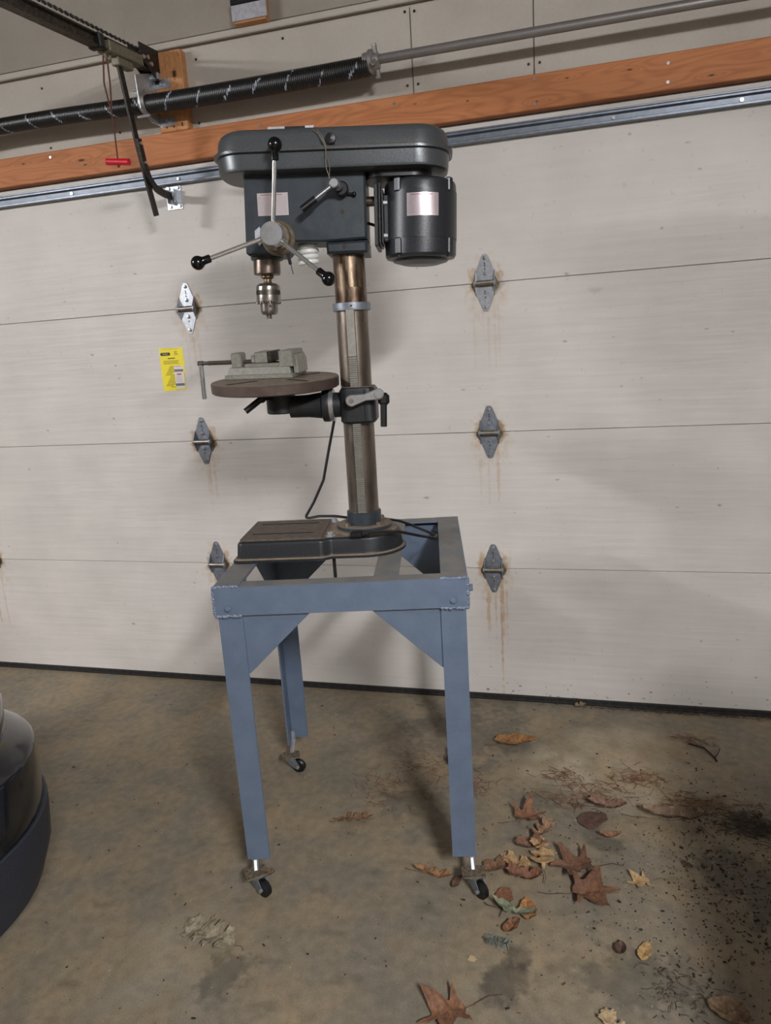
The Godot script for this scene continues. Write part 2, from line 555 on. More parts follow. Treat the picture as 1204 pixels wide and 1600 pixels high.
func build_room() -> void:
	# floor: worn concrete with stains; the picture of its surface covers 4.2 m by 4.2 m
	var w := 2048
	var n1 := nbytes(w, w, 0.004, 101, 5)
	var n2 := nbytes(w, w, 0.011, 102, 5)
	var n3 := nbytes(w, w, 0.05, 103, 4)
	var n4 := nbytes(w, w, 0.4, 104, 2)
	var n5 := nbytes(w, w, 0.02, 105, 4, 2, 1)
	var d := PackedByteArray()
	d.resize(w * w * 3)
	var spots := [[0.35, 1.32, 0.075, 0.74], [0.37, 1.25, 0.04, 0.8], [0.40, 0.62, 0.10, 0.86], [-0.02, 0.72, 0.12, 0.9], [0.56, 0.80, 0.06, 0.84], [0.99, 0.645, 0.07, 0.6], [0.98, 0.9, 0.16, 0.8],
		[0.62, 0.42, 0.26, 1.18], [0.42, 0.50, 0.16, 1.12], [-0.30, 1.42, 0.08, 0.8], [0.62, 1.24, 0.12, 0.86], [-0.05, 0.5, 0.12, 1.08], [-0.42, 1.42, 0.16, 1.1], [0.1, 0.25, 0.25, 0.88]]
	var fac := PackedFloat32Array()
	fac.resize(w * w)
	fac.fill(1.0)
	for s in spots:
		var cx := int((s[0] + 2.6) / 4.2 * w)
		var cy := int((s[1] + 0.1) / 4.2 * w)
		var rr := int(s[2] / 4.2 * w)
		for y in range(maxi(0, cy - rr * 2), mini(w, cy + rr * 2)):
			for x in range(maxi(0, cx - rr * 2), mini(w, cx + rr * 2)):
				var i := y * w + x
				var e := Vector2(x - cx, y - cy).length() / rr + (n2[i] / 255.0 - 0.5) * 1.6 + (n3[i] / 255.0 - 0.5) * 0.7
				if e < 1.0:
					fac[i] *= lerpf(1.0, s[3], clampf((1.0 - e) * 2.2, 0.0, 1.0))
	for i in w * w:
		var a := n1[i] / 255.0
		var b := n2[i] / 255.0
		var c := n3[i] / 255.0
		var k := (0.77 + 0.14 * a + 0.12 * b + 0.20 * c + 0.20 * (n4[i] / 255.0)) * fac[i] * 0.89
		var warm := clampf((b - 0.42) * 1.2 + (a - 0.5) + 0.2, 0.0, 1.0)
		var f := n5[i] / 255.0
		if f > 0.7:
			k *= 1.0 - (f - 0.7) * 0.5
		d[i * 3] = clampi(int(k * lerpf(130, 136, warm)), 0, 255)
		d[i * 3 + 1] = clampi(int(k * lerpf(121, 120, warm)), 0, 255)
		d[i * 3 + 2] = clampi(int(k * lerpf(104, 95, warm)), 0, 255)
	var fm := std(Color.WHITE, 0.72)
	fm.albedo_texture = tex(w, w, d)
	fm.normal_enabled = true
	fm.normal_texture = normal_tex(1024, 1024, nbytes(1024, 1024, 0.03, 106, 5), 2.0)
	fm.normal_scale = 0.35
	var q := PackedVector3Array()
	var uv := PackedVector2Array()
	var x0 := -4.3
	var x1 := 2.6
	var z0 := -0.3
	var z1 := 6.6
	var c4 := [Vector3(x0, 0, z0), Vector3(x1, 0, z0), Vector3(x1, 0, z1), Vector3(x0, 0, z1)]
	quad(q, c4[0], c4[1], c4[2], c4[3])
	for k in [0, 1, 2, 0, 2, 3]:
		uv.append(Vector2((c4[k].x + 2.6) / 4.2, (c4[k].z + 0.1) / 4.2))
	var fb := MB.new().solid(q, Transform3D(), 0.0, Color.WHITE, true, uv)
	fb.solid(box(Vector3(x1 - x0, 0.2, z1 - z0)), at((x0 + x1) / 2, -0.1005, (z0 + z1) / 2), 0.0)
	structure("floor", fb, fm, "worn brown grey concrete garage floor scattered with leaves")
	structure("ceiling", MB.new().solid(box(Vector3(x1 - x0, 0.1, z1 - z0)), at((x0 + x1) / 2, 2.85, (z0 + z1) / 2), 0.0), M.ceiling, "pale ceiling of the garage")
	structure("wall_left", MB.new().solid(box(Vector3(0.1, 2.8, z1 - z0)), at(x0 + 0.05, 1.4, (z0 + z1) / 2), 0.0), M.sidewall, "pale side wall beyond the car")
	structure("wall_right", MB.new().solid(box(Vector3(0.1, 2.8, z1 - z0)), at(x1 - 0.05, 1.4, (z0 + z1) / 2), 0.0), M.sidewall, "pale side wall beside the drill press bay")
	structure("wall_back", MB.new().solid(box(Vector3(x1 - x0, 2.8, 0.1)), at((x0 + x1) / 2, 1.4, z1 - 0.05), 0.0), M.sidewall, "pale wall facing the garage door")
	# wall around the door: piers at its ends and the header backing
	var wf := MB.new()
	wf.solid(box(Vector3(0.86, 2.8, 0.1)), at(-3.87, 1.4, -0.05), 0.0)
	wf.solid(box(Vector3(1.16, 2.8, 0.1)), at(2.02, 1.4, -0.05), 0.0)
	wf.solid(box(Vector3(4.88, 0.66, 0.1)), at(-1.0, 2.47, -0.062), 0.0)
	var wall := structure("wall_front", wf, M.drywall, "cream painted wall above the garage door")
	# painted panels between the beam and the ledge, joints left open
	var cuts := [-3.44, -0.945, -0.038, 0.370, 1.44]
	for i in cuts.size() - 1:
		var a: float = cuts[i] + 0.0016
		var b: float = cuts[i + 1] - 0.0016
		put("panel", MB.new().solid(box(Vector3(b - a, 0.39, 0.012), 0.0012), at((a + b) / 2, 2.345, -0.006), 0.0), M.drywall, wall)
	# nail heads
	for p in [Vector2(-0.055, 2.525), Vector2(-0.022, 2.522), Vector2(-0.058, 2.30), Vector2(-0.02, 2.30), Vector2(0.352, 2.305), Vector2(0.388, 2.305), Vector2(-0.50, 2.515), Vector2(-0.845, 2.50), Vector2(-0.86, 2.288), Vector2(-1.52, 2.50), Vector2(-1.52, 2.285), Vector2(-1.2, 2.30)]:
		put("nail", MB.new().solid(cyl(0.0045, 0.003, 10), rot(Vector3.RIGHT, 90, Vector3(p.x, p.y, 0.0005))), M.gap if p.y < 2.4 else M.dark_steel, wall)
	# the ledge above the panels: drywall that stands proud, with a joint
	var up := MB.new()
	up.solid(box(Vector3(4.88, 0.022, 0.022), 0.003), at(-1.0, 2.559, 0.004))
	structure("trim_1", up, M.drywall, "narrow cream ledge strip above the wall panels")
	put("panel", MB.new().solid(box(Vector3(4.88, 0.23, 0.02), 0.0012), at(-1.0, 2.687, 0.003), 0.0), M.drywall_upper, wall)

func rust(d: PackedByteArray, w: int, h: int, x: int, y: int, rx: float, ry: float, c: Color, amount: float, n: PackedByteArray) -> void:
	for yy in range(maxi(0, int(y - ry * 1.5)), mini(h, int(y + ry * 1.5))):
		for xx in range(maxi(0, int(x - rx * 1.5)), mini(w, int(x + rx * 1.5))):
			var i := yy * w + xx
			var e := Vector2((xx - x) / rx, (yy - y) / ry).length() + (n[i] / 255.0 - 0.5) * 1.3
			var t := clampf((1.0 - e) * 1.3, 0.0, 1.0) * amount
			if t > 0.0:
				d[i * 3] = int(lerpf(d[i * 3], c.r * 255, t))
				d[i * 3 + 1] = int(lerpf(d[i * 3 + 1], c.g * 255, t))
				d[i * 3 + 2] = int(lerpf(d[i * 3 + 2], c.b * 255, t))

func build_door() -> void:
	var door := node("door_1", self)
	tag(door, "closed cream overhead garage door of four wide sections", "", "", "structure")
	var w := 2048
	var h := 224
	var gr := nbytes(w, h, 0.06, 201, 3, 14, 1)
	var gn := normal_tex(w, h, gr, 1.6)
	var px := w / 4.88
	var cols := [-2.19, -1.0, 0.188]
	for s in 4:
		var n1 := nbytes(w, h, 0.008, 210 + s, 3)
		var n2 := nbytes(w, h, 0.06, 220 + s, 4)
		var d := PackedByteArray()
		d.resize(w * h * 3)
		for i in w * h:
			var k := 0.985 + (n1[i] / 255.0 - 0.5) * 0.05 + (gr[i] / 255.0 - 0.5) * 0.018
			if n2[i] > 218:
				k *= 0.95
			d[i * 3] = int(clampf(207 * k, 0, 255))
			d[i * 3 + 1] = int(clampf(201 * k, 0, 255))
			d[i * 3 + 2] = int(clampf(194 * k, 0, 255))
		var tan_c := rgb8(176, 138, 92)
		for c in cols:
			var cx := int((c + 3.44) * px)
			if s < 3:     # at the top of the section: below a hinge
				for sd in [-1, 1]:
					rust(d, w, h, cx + sd * 17, 2, 9, 14, rgb8(150, 110, 66), 0.6, n2)
				rust(d, w, h, cx, 12, 34, 46, tan_c, 0.24, n2)
				for k in 5:
					rust(d, w, h, cx + rng.randi_range(-20, 20), rng.randi_range(40, 90), 2.5, rng.randf_range(30, 80), tan_c, 0.3 if s == 0 else 0.14, n2)
			if s > 0:     # at the bottom: above a hinge
				for sd in [-1, 1]:
					rust(d, w, h, cx + sd * 17, h - 3, 10, 20, rgb8(160, 118, 70), 0.6, n2)
				rust(d, w, h, cx, h - 14, 26, 30, tan_c, 0.2, n2)
		for k in 26:      # scuffs and small dark marks
			var mx := rng.randi_range(500, w - 1)
			rust(d, w, h, mx, rng.randi_range(0, h), rng.randf_range(1.0, 5.0), rng.randf_range(0.8, 2.5), rgb8(120, 110, 98), 0.5, n2)
		if s == 0:        # splashed dirt near the floor
			for k in 60:
				rust(d, w, h, rng.randi_range(1500, 2010), h - int(absf(rng.randfn(0, 22))), rng.randf_range(1, 3), rng.randf_range(0.7, 2.2), rgb8(90, 80, 68), 0.6, n2)
			rust(d, w, h, int((0.215 + 3.44) * px), 100, 2.2, 130, tan_c, 0.6, n2)
			rust(d, w, h, int((0.165 + 3.44) * px), 60, 4.0, 70, tan_c, 0.5, n2)
		if s == 2:
			rust(d, w, h, int((0.56 + 3.44) * px), 22, 14, 6, rgb8(168, 156, 142), 0.5, n2)
		var m := std(Color.WHITE, 0.5)
		m.albedo_texture = tex(w, h, d)
		m.normal_enabled = true
		m.normal_texture = gn
		m.normal_scale = 0.22
		var b := MB.new()
		var y0 := DOOR_Y + JOINT * s + (0.0008 if s else 0.0)
		var y1 := DOOR_Y + JOINT * (s + 1) - 0.0008
		b.solid(box(Vector3(4.88, y1 - y0, 0.045), 0.0016), at(-1.0, (y0 + y1) / 2, -0.0225), 0.0)
		for i in b.P.size():
			b.U[i] = Vector2((b.P[i].x + 3.44) / 4.88, clampf((y1 - b.P[i].y) / (y1 - y0), 0.002, 0.998))
		var sec := put("section", b, m, door)
	# bottom seal: dark rubber with a lip
	var seal := MB.new()
	seal.solid(box(Vector3(4.88, 0.024, 0.05), 0.004), at(-1.0, 0.0168, -0.0225))
	seal.solid(tube(PackedVector3Array([Vector3(-3.44, 0.0075, -0.004), Vector3(-1, 0.0075, -0.004), Vector3(1.44, 0.0075, -0.004)]), 0.0075, 10))
	put("bottom_seal", seal, M.rubber, door)
	# top strut: a rolled steel channel across the top section
	var pr := PackedVector2Array([Vector2(0, 0.0445), Vector2(0.022, 0.0445), Vector2(0.026, 0.0425), Vector2(0.026, 0.0395), Vector2(0.0235, 0.038), Vector2(0.026, 0.0365), Vector2(0.026, 0.0315), Vector2(0.008, 0.0285), Vector2(0.006, 0.0125), Vector2(0.024, 0.0095), Vector2(0.028, 0.0075), Vector2(0.028, 0.0015), Vector2(0.026, 0.0), Vector2(0, 0)])
	var st := MB.new().solid(prism(pr, 4.8), Transform3D(Basis(Vector3(0, 0, 1), Vector3(0, 1, 0), Vector3(-1, 0, 0)), Vector3(-1.0, 2.0865, 0.0)), 30.0)
	var strut := put("strut", st, M.strut, door)
	tag(strut, "long galvanised reinforcing channel across the top section")
	for x in [-2.0, -1.45, -0.97, 0.19, 0.62, 1.0]:
		put("bolt", MB.new().solid(cyl(0.006, 0.006, 6), rot(Vector3.RIGHT, 90, Vector3(x, 2.106, 0.009))), M.chrome, strut)
	# hinges
	var leafp := PackedVector2Array([Vector2(-0.0335, 0.006), Vector2(0.0335, 0.006), Vector2(0.0335, 0.036), Vector2(0.0115, 0.092), Vector2(0.006, 0.098), Vector2(-0.006, 0.098), Vector2(-0.0115, 0.092), Vector2(-0.0335, 0.036)])
	var lobe := PackedVector2Array([Vector2(-0.013, -0.008), Vector2(0.0, -0.004), Vector2(0.014, -0.006), Vector2(0.02, 0.0), Vector2(0.012, 0.012), Vector2(0.0, 0.026), Vector2(-0.004, 0.024)])
	var hm := MB.new()
	for s in [1.0, -1.0]:
		var fl: Basis = Basis.from_scale(Vector3(1, s, 1))
		hm.solid(prism(leafp, 0.0024, 0.0006), Transform3D(fl, Vector3(0, 0, 0.0015)))
		for e in [-1.0, 1.0]:
			# knuckle cheeks at the sides
			hm.solid(prism(PackedVector2Array([Vector2(0.001, s * 0.002), Vector2(0.025, s * 0.002), Vector2(0.025, s * 0.008), Vector2(0.004, s * 0.042), Vector2(0.001, s * 0.044)]), 0.0022), Transform3D(Basis(Vector3.BACK, Vector3.UP, Vector3.LEFT), Vector3(e * 0.0335, 0, 0)), 20.0)
	var screws := MB.new()
	for y in [0.084, 0.032, -0.032, -0.084]:
		screws.solid(lathe([[0.0072, 0.0], [0.0072, 0.003], [0.0055, 0.0058], [0.001, 0.0062]], 14), rot(Vector3.RIGHT, 90, Vector3(0, y, 0.0026)))
	var slots := MB.new()
	for y in [0.066, 0.058, 0.047, -0.05]:
		slots.solid(box(Vector3(0.004, 0.006, 0.001)), at(0, y, 0.0027), 0.0)
	var pin := MB.new().solid(cyl(0.0055, 0.074, 16), rot(Vector3.BACK, 90, Vector3(0, 0.0, 0.019)))
	pin.solid(cyl(0.0085, 0.004, 16), rot(Vector3.BACK, 90, Vector3(0.037, 0.0, 0.019)))
	pin.solid(cyl(0.0085, 0.004, 16), rot(Vector3.BACK, 90, Vector3(-0.037, 0.0, 0.019)))
	var knuckle := MB.new().solid(cyl(0.0095, 0.058, 16), rot(Vector3.BACK, 90, Vector3(0, -0.001, 0.015)))
	var stain := MB.new()
	for e in [-1.0, 1.0]:
		stain.solid(prism(PackedVector2Array([Vector2(0, 0.03), Vector2(e * 0.016, 0.0), Vector2(e * 0.012, -0.014), Vector2(0, -0.028)]), 0.0016), at(e * 0.034, -0.004, 0.0012), 0.0)
	var hmesh := hm.mesh()
	var smesh := screws.mesh()
	var pmesh := pin.mesh()
	var kmesh := knuckle.mesh()
	var tmesh := stain.mesh()
	var slmesh := slots.mesh()
	for c in cols:
		for k in [1, 2, 3]:
			var hinge := put("hinge", hmesh, M.galv_dull if k < 3 else M.galv, door, at(c, DOOR_Y + JOINT * k, 0.0))
			put("screws", smesh, M.chrome, hinge)
			put("slots", slmesh, M.gap, hinge)
			put("knuckle", kmesh, M.rustmetal, hinge)
			put("pin", pmesh, M.galv, hinge)
			put("backing", tmesh, M.rustmetal, hinge)
	# bracket that takes the opener arm
	var br := MB.new().solid(box(Vector3(0.066, 0.088, 0.003), 0.0008), at(-1.0, 2.043, 0.002))
	br.solid(box(Vector3(0.003, 0.05, 0.034), 0.0008), at(-1.012, 2.043, 0.018))
	br.solid(box(Vector3(0.003, 0.05, 0.034), 0.0008), at(-0.982, 2.043, 0.018))
	var brk := put("arm_bracket", br, M.galv, door)
	for p in [Vector2(-1.02, 2.076), Vector2(-0.98, 2.076), Vector2(-1.02, 2.01), Vector2(-0.98, 2.01)]:
		put("bolt", MB.new().solid(cyl(0.006, 0.006, 6), rot(Vector3.RIGHT, 90, Vector3(p.x, p.y, 0.006))), M.chrome, brk)
	# the yellow notice stuck on the door
	sticker(door)

func sticker(door: Node3D) -> void:
	var w := 214
	var h := 344
	var im := Image.create(w, h, false, Image.FORMAT_RGB8)
	im.fill(rgb8(238, 220, 26))
	im.fill_rect(Rect2i(28, 6, 150, 3), rgb8(160, 140, 30))
	for r in [Rect2i(24, 40, 6, 12), Rect2i(106, 40, 6, 12)]:
		im.fill_rect(r, rgb8(238, 220, 26))
	for y in range(26, 60, 9):                                   # small print at the top right
		im.fill_rect(Rect2i(134, y, 36 - (y % 4) * 4, 4), rgb8(120, 104, 30))
	im.fill_rect(Rect2i(70, 78, 66, 8), rgb8(70, 60, 24))
	for y in range(100, 132, 8):
		im.fill_rect(Rect2i(26, y, 150 - (y * 7) % 24, 4), rgb8(150, 130, 30))
	for y in range(146, 320, 11):
		var x := 30 + (y * 13) % 50
		im.fill_rect(Rect2i(x, y, 96 - (y * 5) % 46, 5), rgb8(124, 108, 30))
	# torn lower right corner where the top layer has come away
	for y in range(200, h):
		for x in range(190 - int((y % 7)), w):
			im.set_pixel(x, y, rgb8(204, 192, 120))
	im.fill_rect(Rect2i(112, 330, 102, 14), rgb8(206, 196, 130))
	# white label stuck over it
	im.fill_rect(Rect2i(118, 142, 82, 182), rgb8(214, 208, 204))
	im.fill_rect(Rect2i(122, 146, 60, 4), rgb8(180, 120, 120))
	im.fill_rect(Rect2i(118, 172, 82, 20), rgb8(104, 108, 116))
	im.fill_rect(Rect2i(138, 206, 42, 12), rgb8(190, 70, 74))
	for y in range(226, 280, 9):
		im.fill_rect(Rect2i(126, y, 62 - (y * 3) % 18, 3), rgb8(168, 160, 160))
	im.fill_rect(Rect2i(118, 286, 82, 20), rgb8(96, 102, 108))
	im.resize(w * 2, h * 2, Image.INTERPOLATE_CUBIC)
	var m := std(Color.WHITE, 0.5)
	m.albedo_texture = ImageTexture.create_from_image(im)
	var b := MB.new()
	b.solid(box(Vector3(0.107, 0.172, 0.0006)), at(0, 0, 0.0004), 0.0)
	for i in b.P.size():
		b.U[i] = Vector2(b.P[i].x / 0.107 + 0.5, 0.5 - b.P[i].y / 0.172)
	var o := put("notice", b, m, door, rot(Vector3.BACK, -0.6, Vector3(-1.101, 1.394, 0.0)))
	tag(o, "yellow paper notice with a white label over its lower corner")
	put("badge", MB.new().solid(prism(rrect(0.045, 0.0125, 0.005), 0.0004), at(-0.0275, 0.0625, 0.0009)), M.black, o)
	var tm := TextMesh.new()
	var sf := SystemFont.new()
	sf.font_names = PackedStringArray(["Droid Sans"])
	tm.font = sf
	tm.text = "STANLEY"
	tm.font_size = 32
	tm.pixel_size = 0.0002
	tm.depth = 0.0002
	var ty := std(rgb8(230, 210, 40), 0.5)
	ty.vertex_color_use_as_albedo = false
	put("lettering", tm, ty, o, at(-0.0275, 0.0625, 0.0012))

func build_header() -> void:
	var mb := MB.new()
	mb.solid(box(Vector3(4.9, 0.106, 0.058), 0.003), at(-1.0, 2.209, 0.009), 30.0)
	for i in mb.P.size():
		mb.U[i] = Vector2((mb.P[i].x + 3.45) / 4.9, (2.262 - mb.P[i].y) / 0.106)
	var m := std(Color.WHITE, 0.65)
	m.albedo_texture = wood_tex(2048, 96, rgb8(192, 124, 76), rgb8(142, 82, 44), [[760, 27, 3], [872, 44, 5], [878, 60, 3], [1290, 64, 3], [1505, 44, 2.5], [1430, 30, 2], [1720, 28, 3], [1600, 74, 2.5], [1640, 24, 2.5], [1820, 74, 3], [1900, 34, 2.5], [540, 46, 3]], 301)
	var beam := structure("trim_2", mb, m, "orange brown wooden beam along the top of the garage door")
	for p in [Vector2(0.372, 2.245), Vector2(0.372, 2.172), Vector2(0.78, 2.232), Vector2(0.78, 2.178), Vector2(-0.6, 2.238), Vector2(-0.6, 2.178), Vector2(-0.1, 2.24), Vector2(-1.5, 2.24)]:
		put("screw", MB.new().solid(cyl(0.005, 0.004, 10), rot(Vector3.RIGHT, 90, Vector3(p.x, p.y, 0.0385))), M.chrome, beam)
	var pb := MB.new()
	pb.solid(box(Vector3(0.118, 0.268, 0.038), 0.003), at(0, 0, 0), 30.0)
	for i in pb.P.size():
		pb.U[i] = Vector2(0.5 - pb.P[i].y / 0.268, pb.P[i].x / 0.118 + 0.5)
	var m2 := std(Color.WHITE, 0.65)
	m2.albedo_texture = wood_tex(512, 224, rgb8(204, 148, 98), rgb8(160, 100, 58), [[150, 160, 20]], 311)
	var post := put("trim_3", pb, m2, self, at(-0.945, 2.397, 0.019))
	tag(post, "short upright wooden board above the beam carrying the spring bracket", "", "", "structure")
	for x in [-0.03, 0.0, 0.035]:
		put("screw", MB.new().solid(box(Vector3(0.004, 0.014, 0.003)), at(x, -0.115, 0.0195), 0.0), M.dark_steel, post)
	# block near the ceiling with a metal plate
	var t := thing("wall_block", "small wooden block high on the wall faced with a dull aluminium plate", "wooden block", Vector3(-0.598, 2.567, 0.013))
	var wb := MB.new()
	wb.solid(box(Vector3(0.122, 0.20, 0.036), 0.002), at(0, 0.1, 0.018), 30.0)
	put("block", wb, m2, t)
	put("strip", MB.new().solid(box(Vector3(0.128, 0.018, 0.012), 0.002), at(0.0, 0.064, 0.041)), M.black, t)
	put("plate", MB.new().solid(box(Vector3(0.132, 0.05, 0.006), 0.001), at(0.002, 0.030, 0.040)), M.alu, t)

func build_opener() -> void:
	var t := thing("door_opener", "garage door opener with dark overhead rail, chain and bent arm", "door opener", Vector3(-1.0, 2.5, 0.0))
	# rail, level-ish, from the header bracket back over the garage; a tee with a flange
	var a := Vector3(0, 0.010, 0.05)
	var e := Vector3(0, -0.255, 3.1)
	var dr := (e - a).normalized()
	var xf := Transform3D(Basis(Vector3.RIGHT, dr.cross(Vector3.RIGHT), dr), (a + e) / 2)
	var l := a.distance_to(e)
	var rb := MB.new()
	rb.solid(box(Vector3(0.036, 0.005, l), 0.001), xf * at(0, -0.012, 0))
	rb.solid(box(Vector3(0.006, 0.036, l), 0.001), xf * at(0, -0.030, 0))
	rb.solid(box(Vector3(0.034, 0.005, l), 0.001), xf * at(0, -0.046, 0))
	put("rail", rb, M.rail, t)
	var ch := MB.new()
	var links := int(l / 0.0125)
	var lk := box(Vector3(0.008, 0.0095, 0.0085), 0.002)
	for i in links:
		ch.solid(lk, xf * at(0.012 if i % 2 else 0.009, 0.006, -l / 2 + 0.0125 * i), 0.0)
	tag(put("chain", ch, M.dark_steel, t), "", "", "", "stuff")
	# header bracket and its bolts
	var hb := MB.new()
	for s in [-0.022, 0.022]:
		hb.solid(prism(PackedVector2Array([Vector2(0.03, 0.045), Vector2(0.15, 0.035), Vector2(0.15, -0.01), Vector2(0.05, -0.06), Vector2(0.03, -0.06)]), 0.004), Transform3D(Basis(Vector3(0, 0, 1), Vector3(0, 1, 0), Vector3(-1, 0, 0)), Vector3(s, -0.01, 0.01)), 20.0)
	hb.solid(box(Vector3(0.05, 0.11, 0.004)), at(0, -0.02, 0.042))
	var hbn := put("header_bracket", hb, M.dark_steel, t)
	put("foot", MB.new().solid(box(Vector3(0.052, 0.022, 0.02), 0.002), at(0.006, -0.055, 0.06)), M.galv, hbn)
	for p in [Vector3(0.026, -0.012, 0.12), Vector3(0.026, -0.028, 0.10), Vector3(0.026, -0.02, 0.15)]:
		put("bolt", MB.new().solid(cyl(0.008, 0.012, 6), rot(Vector3.BACK, 90, p)), M.chrome, hbn)
	# trolley
	var tr := MB.new()
	tr.solid(box(Vector3(0.052, 0.034, 0.20), 0.003), xf * at(0, -0.034, -l / 2 + 0.20))
	tr.solid(box(Vector3(0.03, 0.03, 0.09), 0.003), xf * at(0, -0.062, -l / 2 + 0.20))
	put("trolley", tr, M.trolley, t)
	put("trolley_stop", MB.new().solid(box(Vector3(0.05, 0.045, 0.03), 0.004), xf * at(0, -0.03, -l / 2 + 0.335)), M.black, t)
	put("trolley_latch", MB.new().solid(tube(curve([Vector3(0.0, -0.065, 0.345), Vector3(0.004, -0.095, 0.335), Vector3(0.0, -0.085, 0.315), Vector3(0.0, -0.055, 0.31)], 0.006), 0.005, 8)), M.trolley, t)
	# arms: a straight bar and a bent one bolted to it
	var bar := MB.new()
	bar.solid(bar_strip(curve([Vector3(0, -0.078, 0.265), Vector3(0, -0.318, 0.213), Vector3(0, -0.545, 0.147)], 0.05), 0.026, 0.008))
	var bn := put("straight_arm", bar, M.dark_steel, t)
	var bent := MB.new()
	bent.solid(bar_strip(curve([Vector3(0.009, -0.30, 0.217), Vector3(0.009, -0.38, 0.198), Vector3(0.009, -0.425, 0.178), Vector3(0.009, -0.452, 0.14), Vector3(0.007, -0.458, 0.09), Vector3(0.004, -0.458, 0.03)], 0.02), 0.026, 0.008))
	put("bent_arm", bent, M.dark_steel, t)
	for p in [Vector3(0.012, -0.315, 0.214), Vector3(0.012, -0.375, 0.198)]:
		put("bolt", MB.new().solid(cyl(0.006, 0.012, 6), rot(Vector3.BACK, 90, p)), M.chrome, bn)
	# release cord in a doubled loop, with its red handle
	var cd := MB.new()
	cd.solid(tube(curve([Vector3(-0.004, -0.078, 0.345), Vector3(-0.012, -0.16, 0.349), Vector3(-0.004, -0.225, 0.347), Vector3(0.0, -0.232, 0.347)], 0.01), 0.0028, 8))
	cd.solid(tube(curve([Vector3(0.006, -0.082, 0.34), Vector3(0.008, -0.16, 0.345), Vector3(0.004, -0.225, 0.347), Vector3(0.0, -0.232, 0.347)], 0.01), 0.0028, 8))
	cd.solid(tube(curve([Vector3(0.0, -0.228, 0.347), Vector3(0.002, -0.31, 0.348), Vector3(0.0, -0.416, 0.348)], 0.01), 0.0026, 8))
	cd.solid(ball(0.0055, 10), at(0.0, -0.232, 0.347))
	cd.solid(ball(0.005, 10), at(0.0, -0.416, 0.348))
	put("release_cord", cd, M.cord, t)
	var hd := MB.new().solid(rod(Vector3(-0.043, 0, 0), Vector3(0.043, 0, 0), 0.011, 16), rot(Vector3.BACK, -7, Vector3(0.0, -0.403, 0.348)))
	tag(put("release_handle", hd, M.red, t), "red plastic pull handle on the cord")

func bar_strip(pts: PackedVector3Array, w: float, thick: float) -> PackedVector3Array:   # a flat bar in the yz plane
	var rings := []
	for i in pts.size():
		var d := (pts[mini(i + 1, pts.size() - 1)] - pts[maxi(i - 1, 0)]).normalized()
		var s := d.cross(Vector3.RIGHT).normalized()
		var r := PackedVector3Array()
		for q in [[1, 1], [-1, 1], [-1, -1], [1, -1]]:
			r.append(pts[i] + s * (w / 2 * q[0]) + Vector3.RIGHT * (thick / 2 * q[1]))
		rings.append(r)
	return loft(rings)

func coil(x0: float, x1: float, r: float, wire: float, sag: float, sd: int) -> MB:
	var turns := int(absf(x1 - x0) / (wire * 2.05))
	var seg := 20
	var n := turns * seg
	var pts := PackedVector3Array()
	var tri_n := 5
	for i in n + 1:
		var t := float(i) / n
		var a := TAU * i / seg
		pts.append(Vector3(lerpf(x0, x1, t), r * cos(a) - sag * sin(PI * t), r * sin(a)))
	var tr := tube(pts, wire, tri_n)
	var mb := MB.new()
	var cols := PackedColorArray()
	cols.resize(tr.size())
	var black := Color(0.012, 0.012, 0.013)
	var white := Color(0.42, 0.47, 0.55)
	for i in range(0, tr.size(), 3):
		var c := (tr[i] + tr[i + 1] + tr[i + 2]) / 3.0
		var ang := atan2(c.z, c.y + 0.0)
		var u := fposmod((c.x - x0) * signf(x1 - x0) / 0.115 + sd * 0.37, 1.0)
		var k := black
		if u < 0.34:
			var want := wrapf(2.9 - u * 5.2 + sin(c.x * 40.0) * 0.4, -PI, PI)
			var dlt := absf(wrapf(ang - want, -PI, PI))
			if dlt < 0.20 and fposmod(c.x * 173.0 + sin(c.x * 311.0), 1.0) < 0.75:
				k = white
		for j in 3:
			cols[i + j] = k
	mb.solid(tr, Transform3D(), 50.0, Color.WHITE, false, PackedVector2Array(), cols)
	return mb

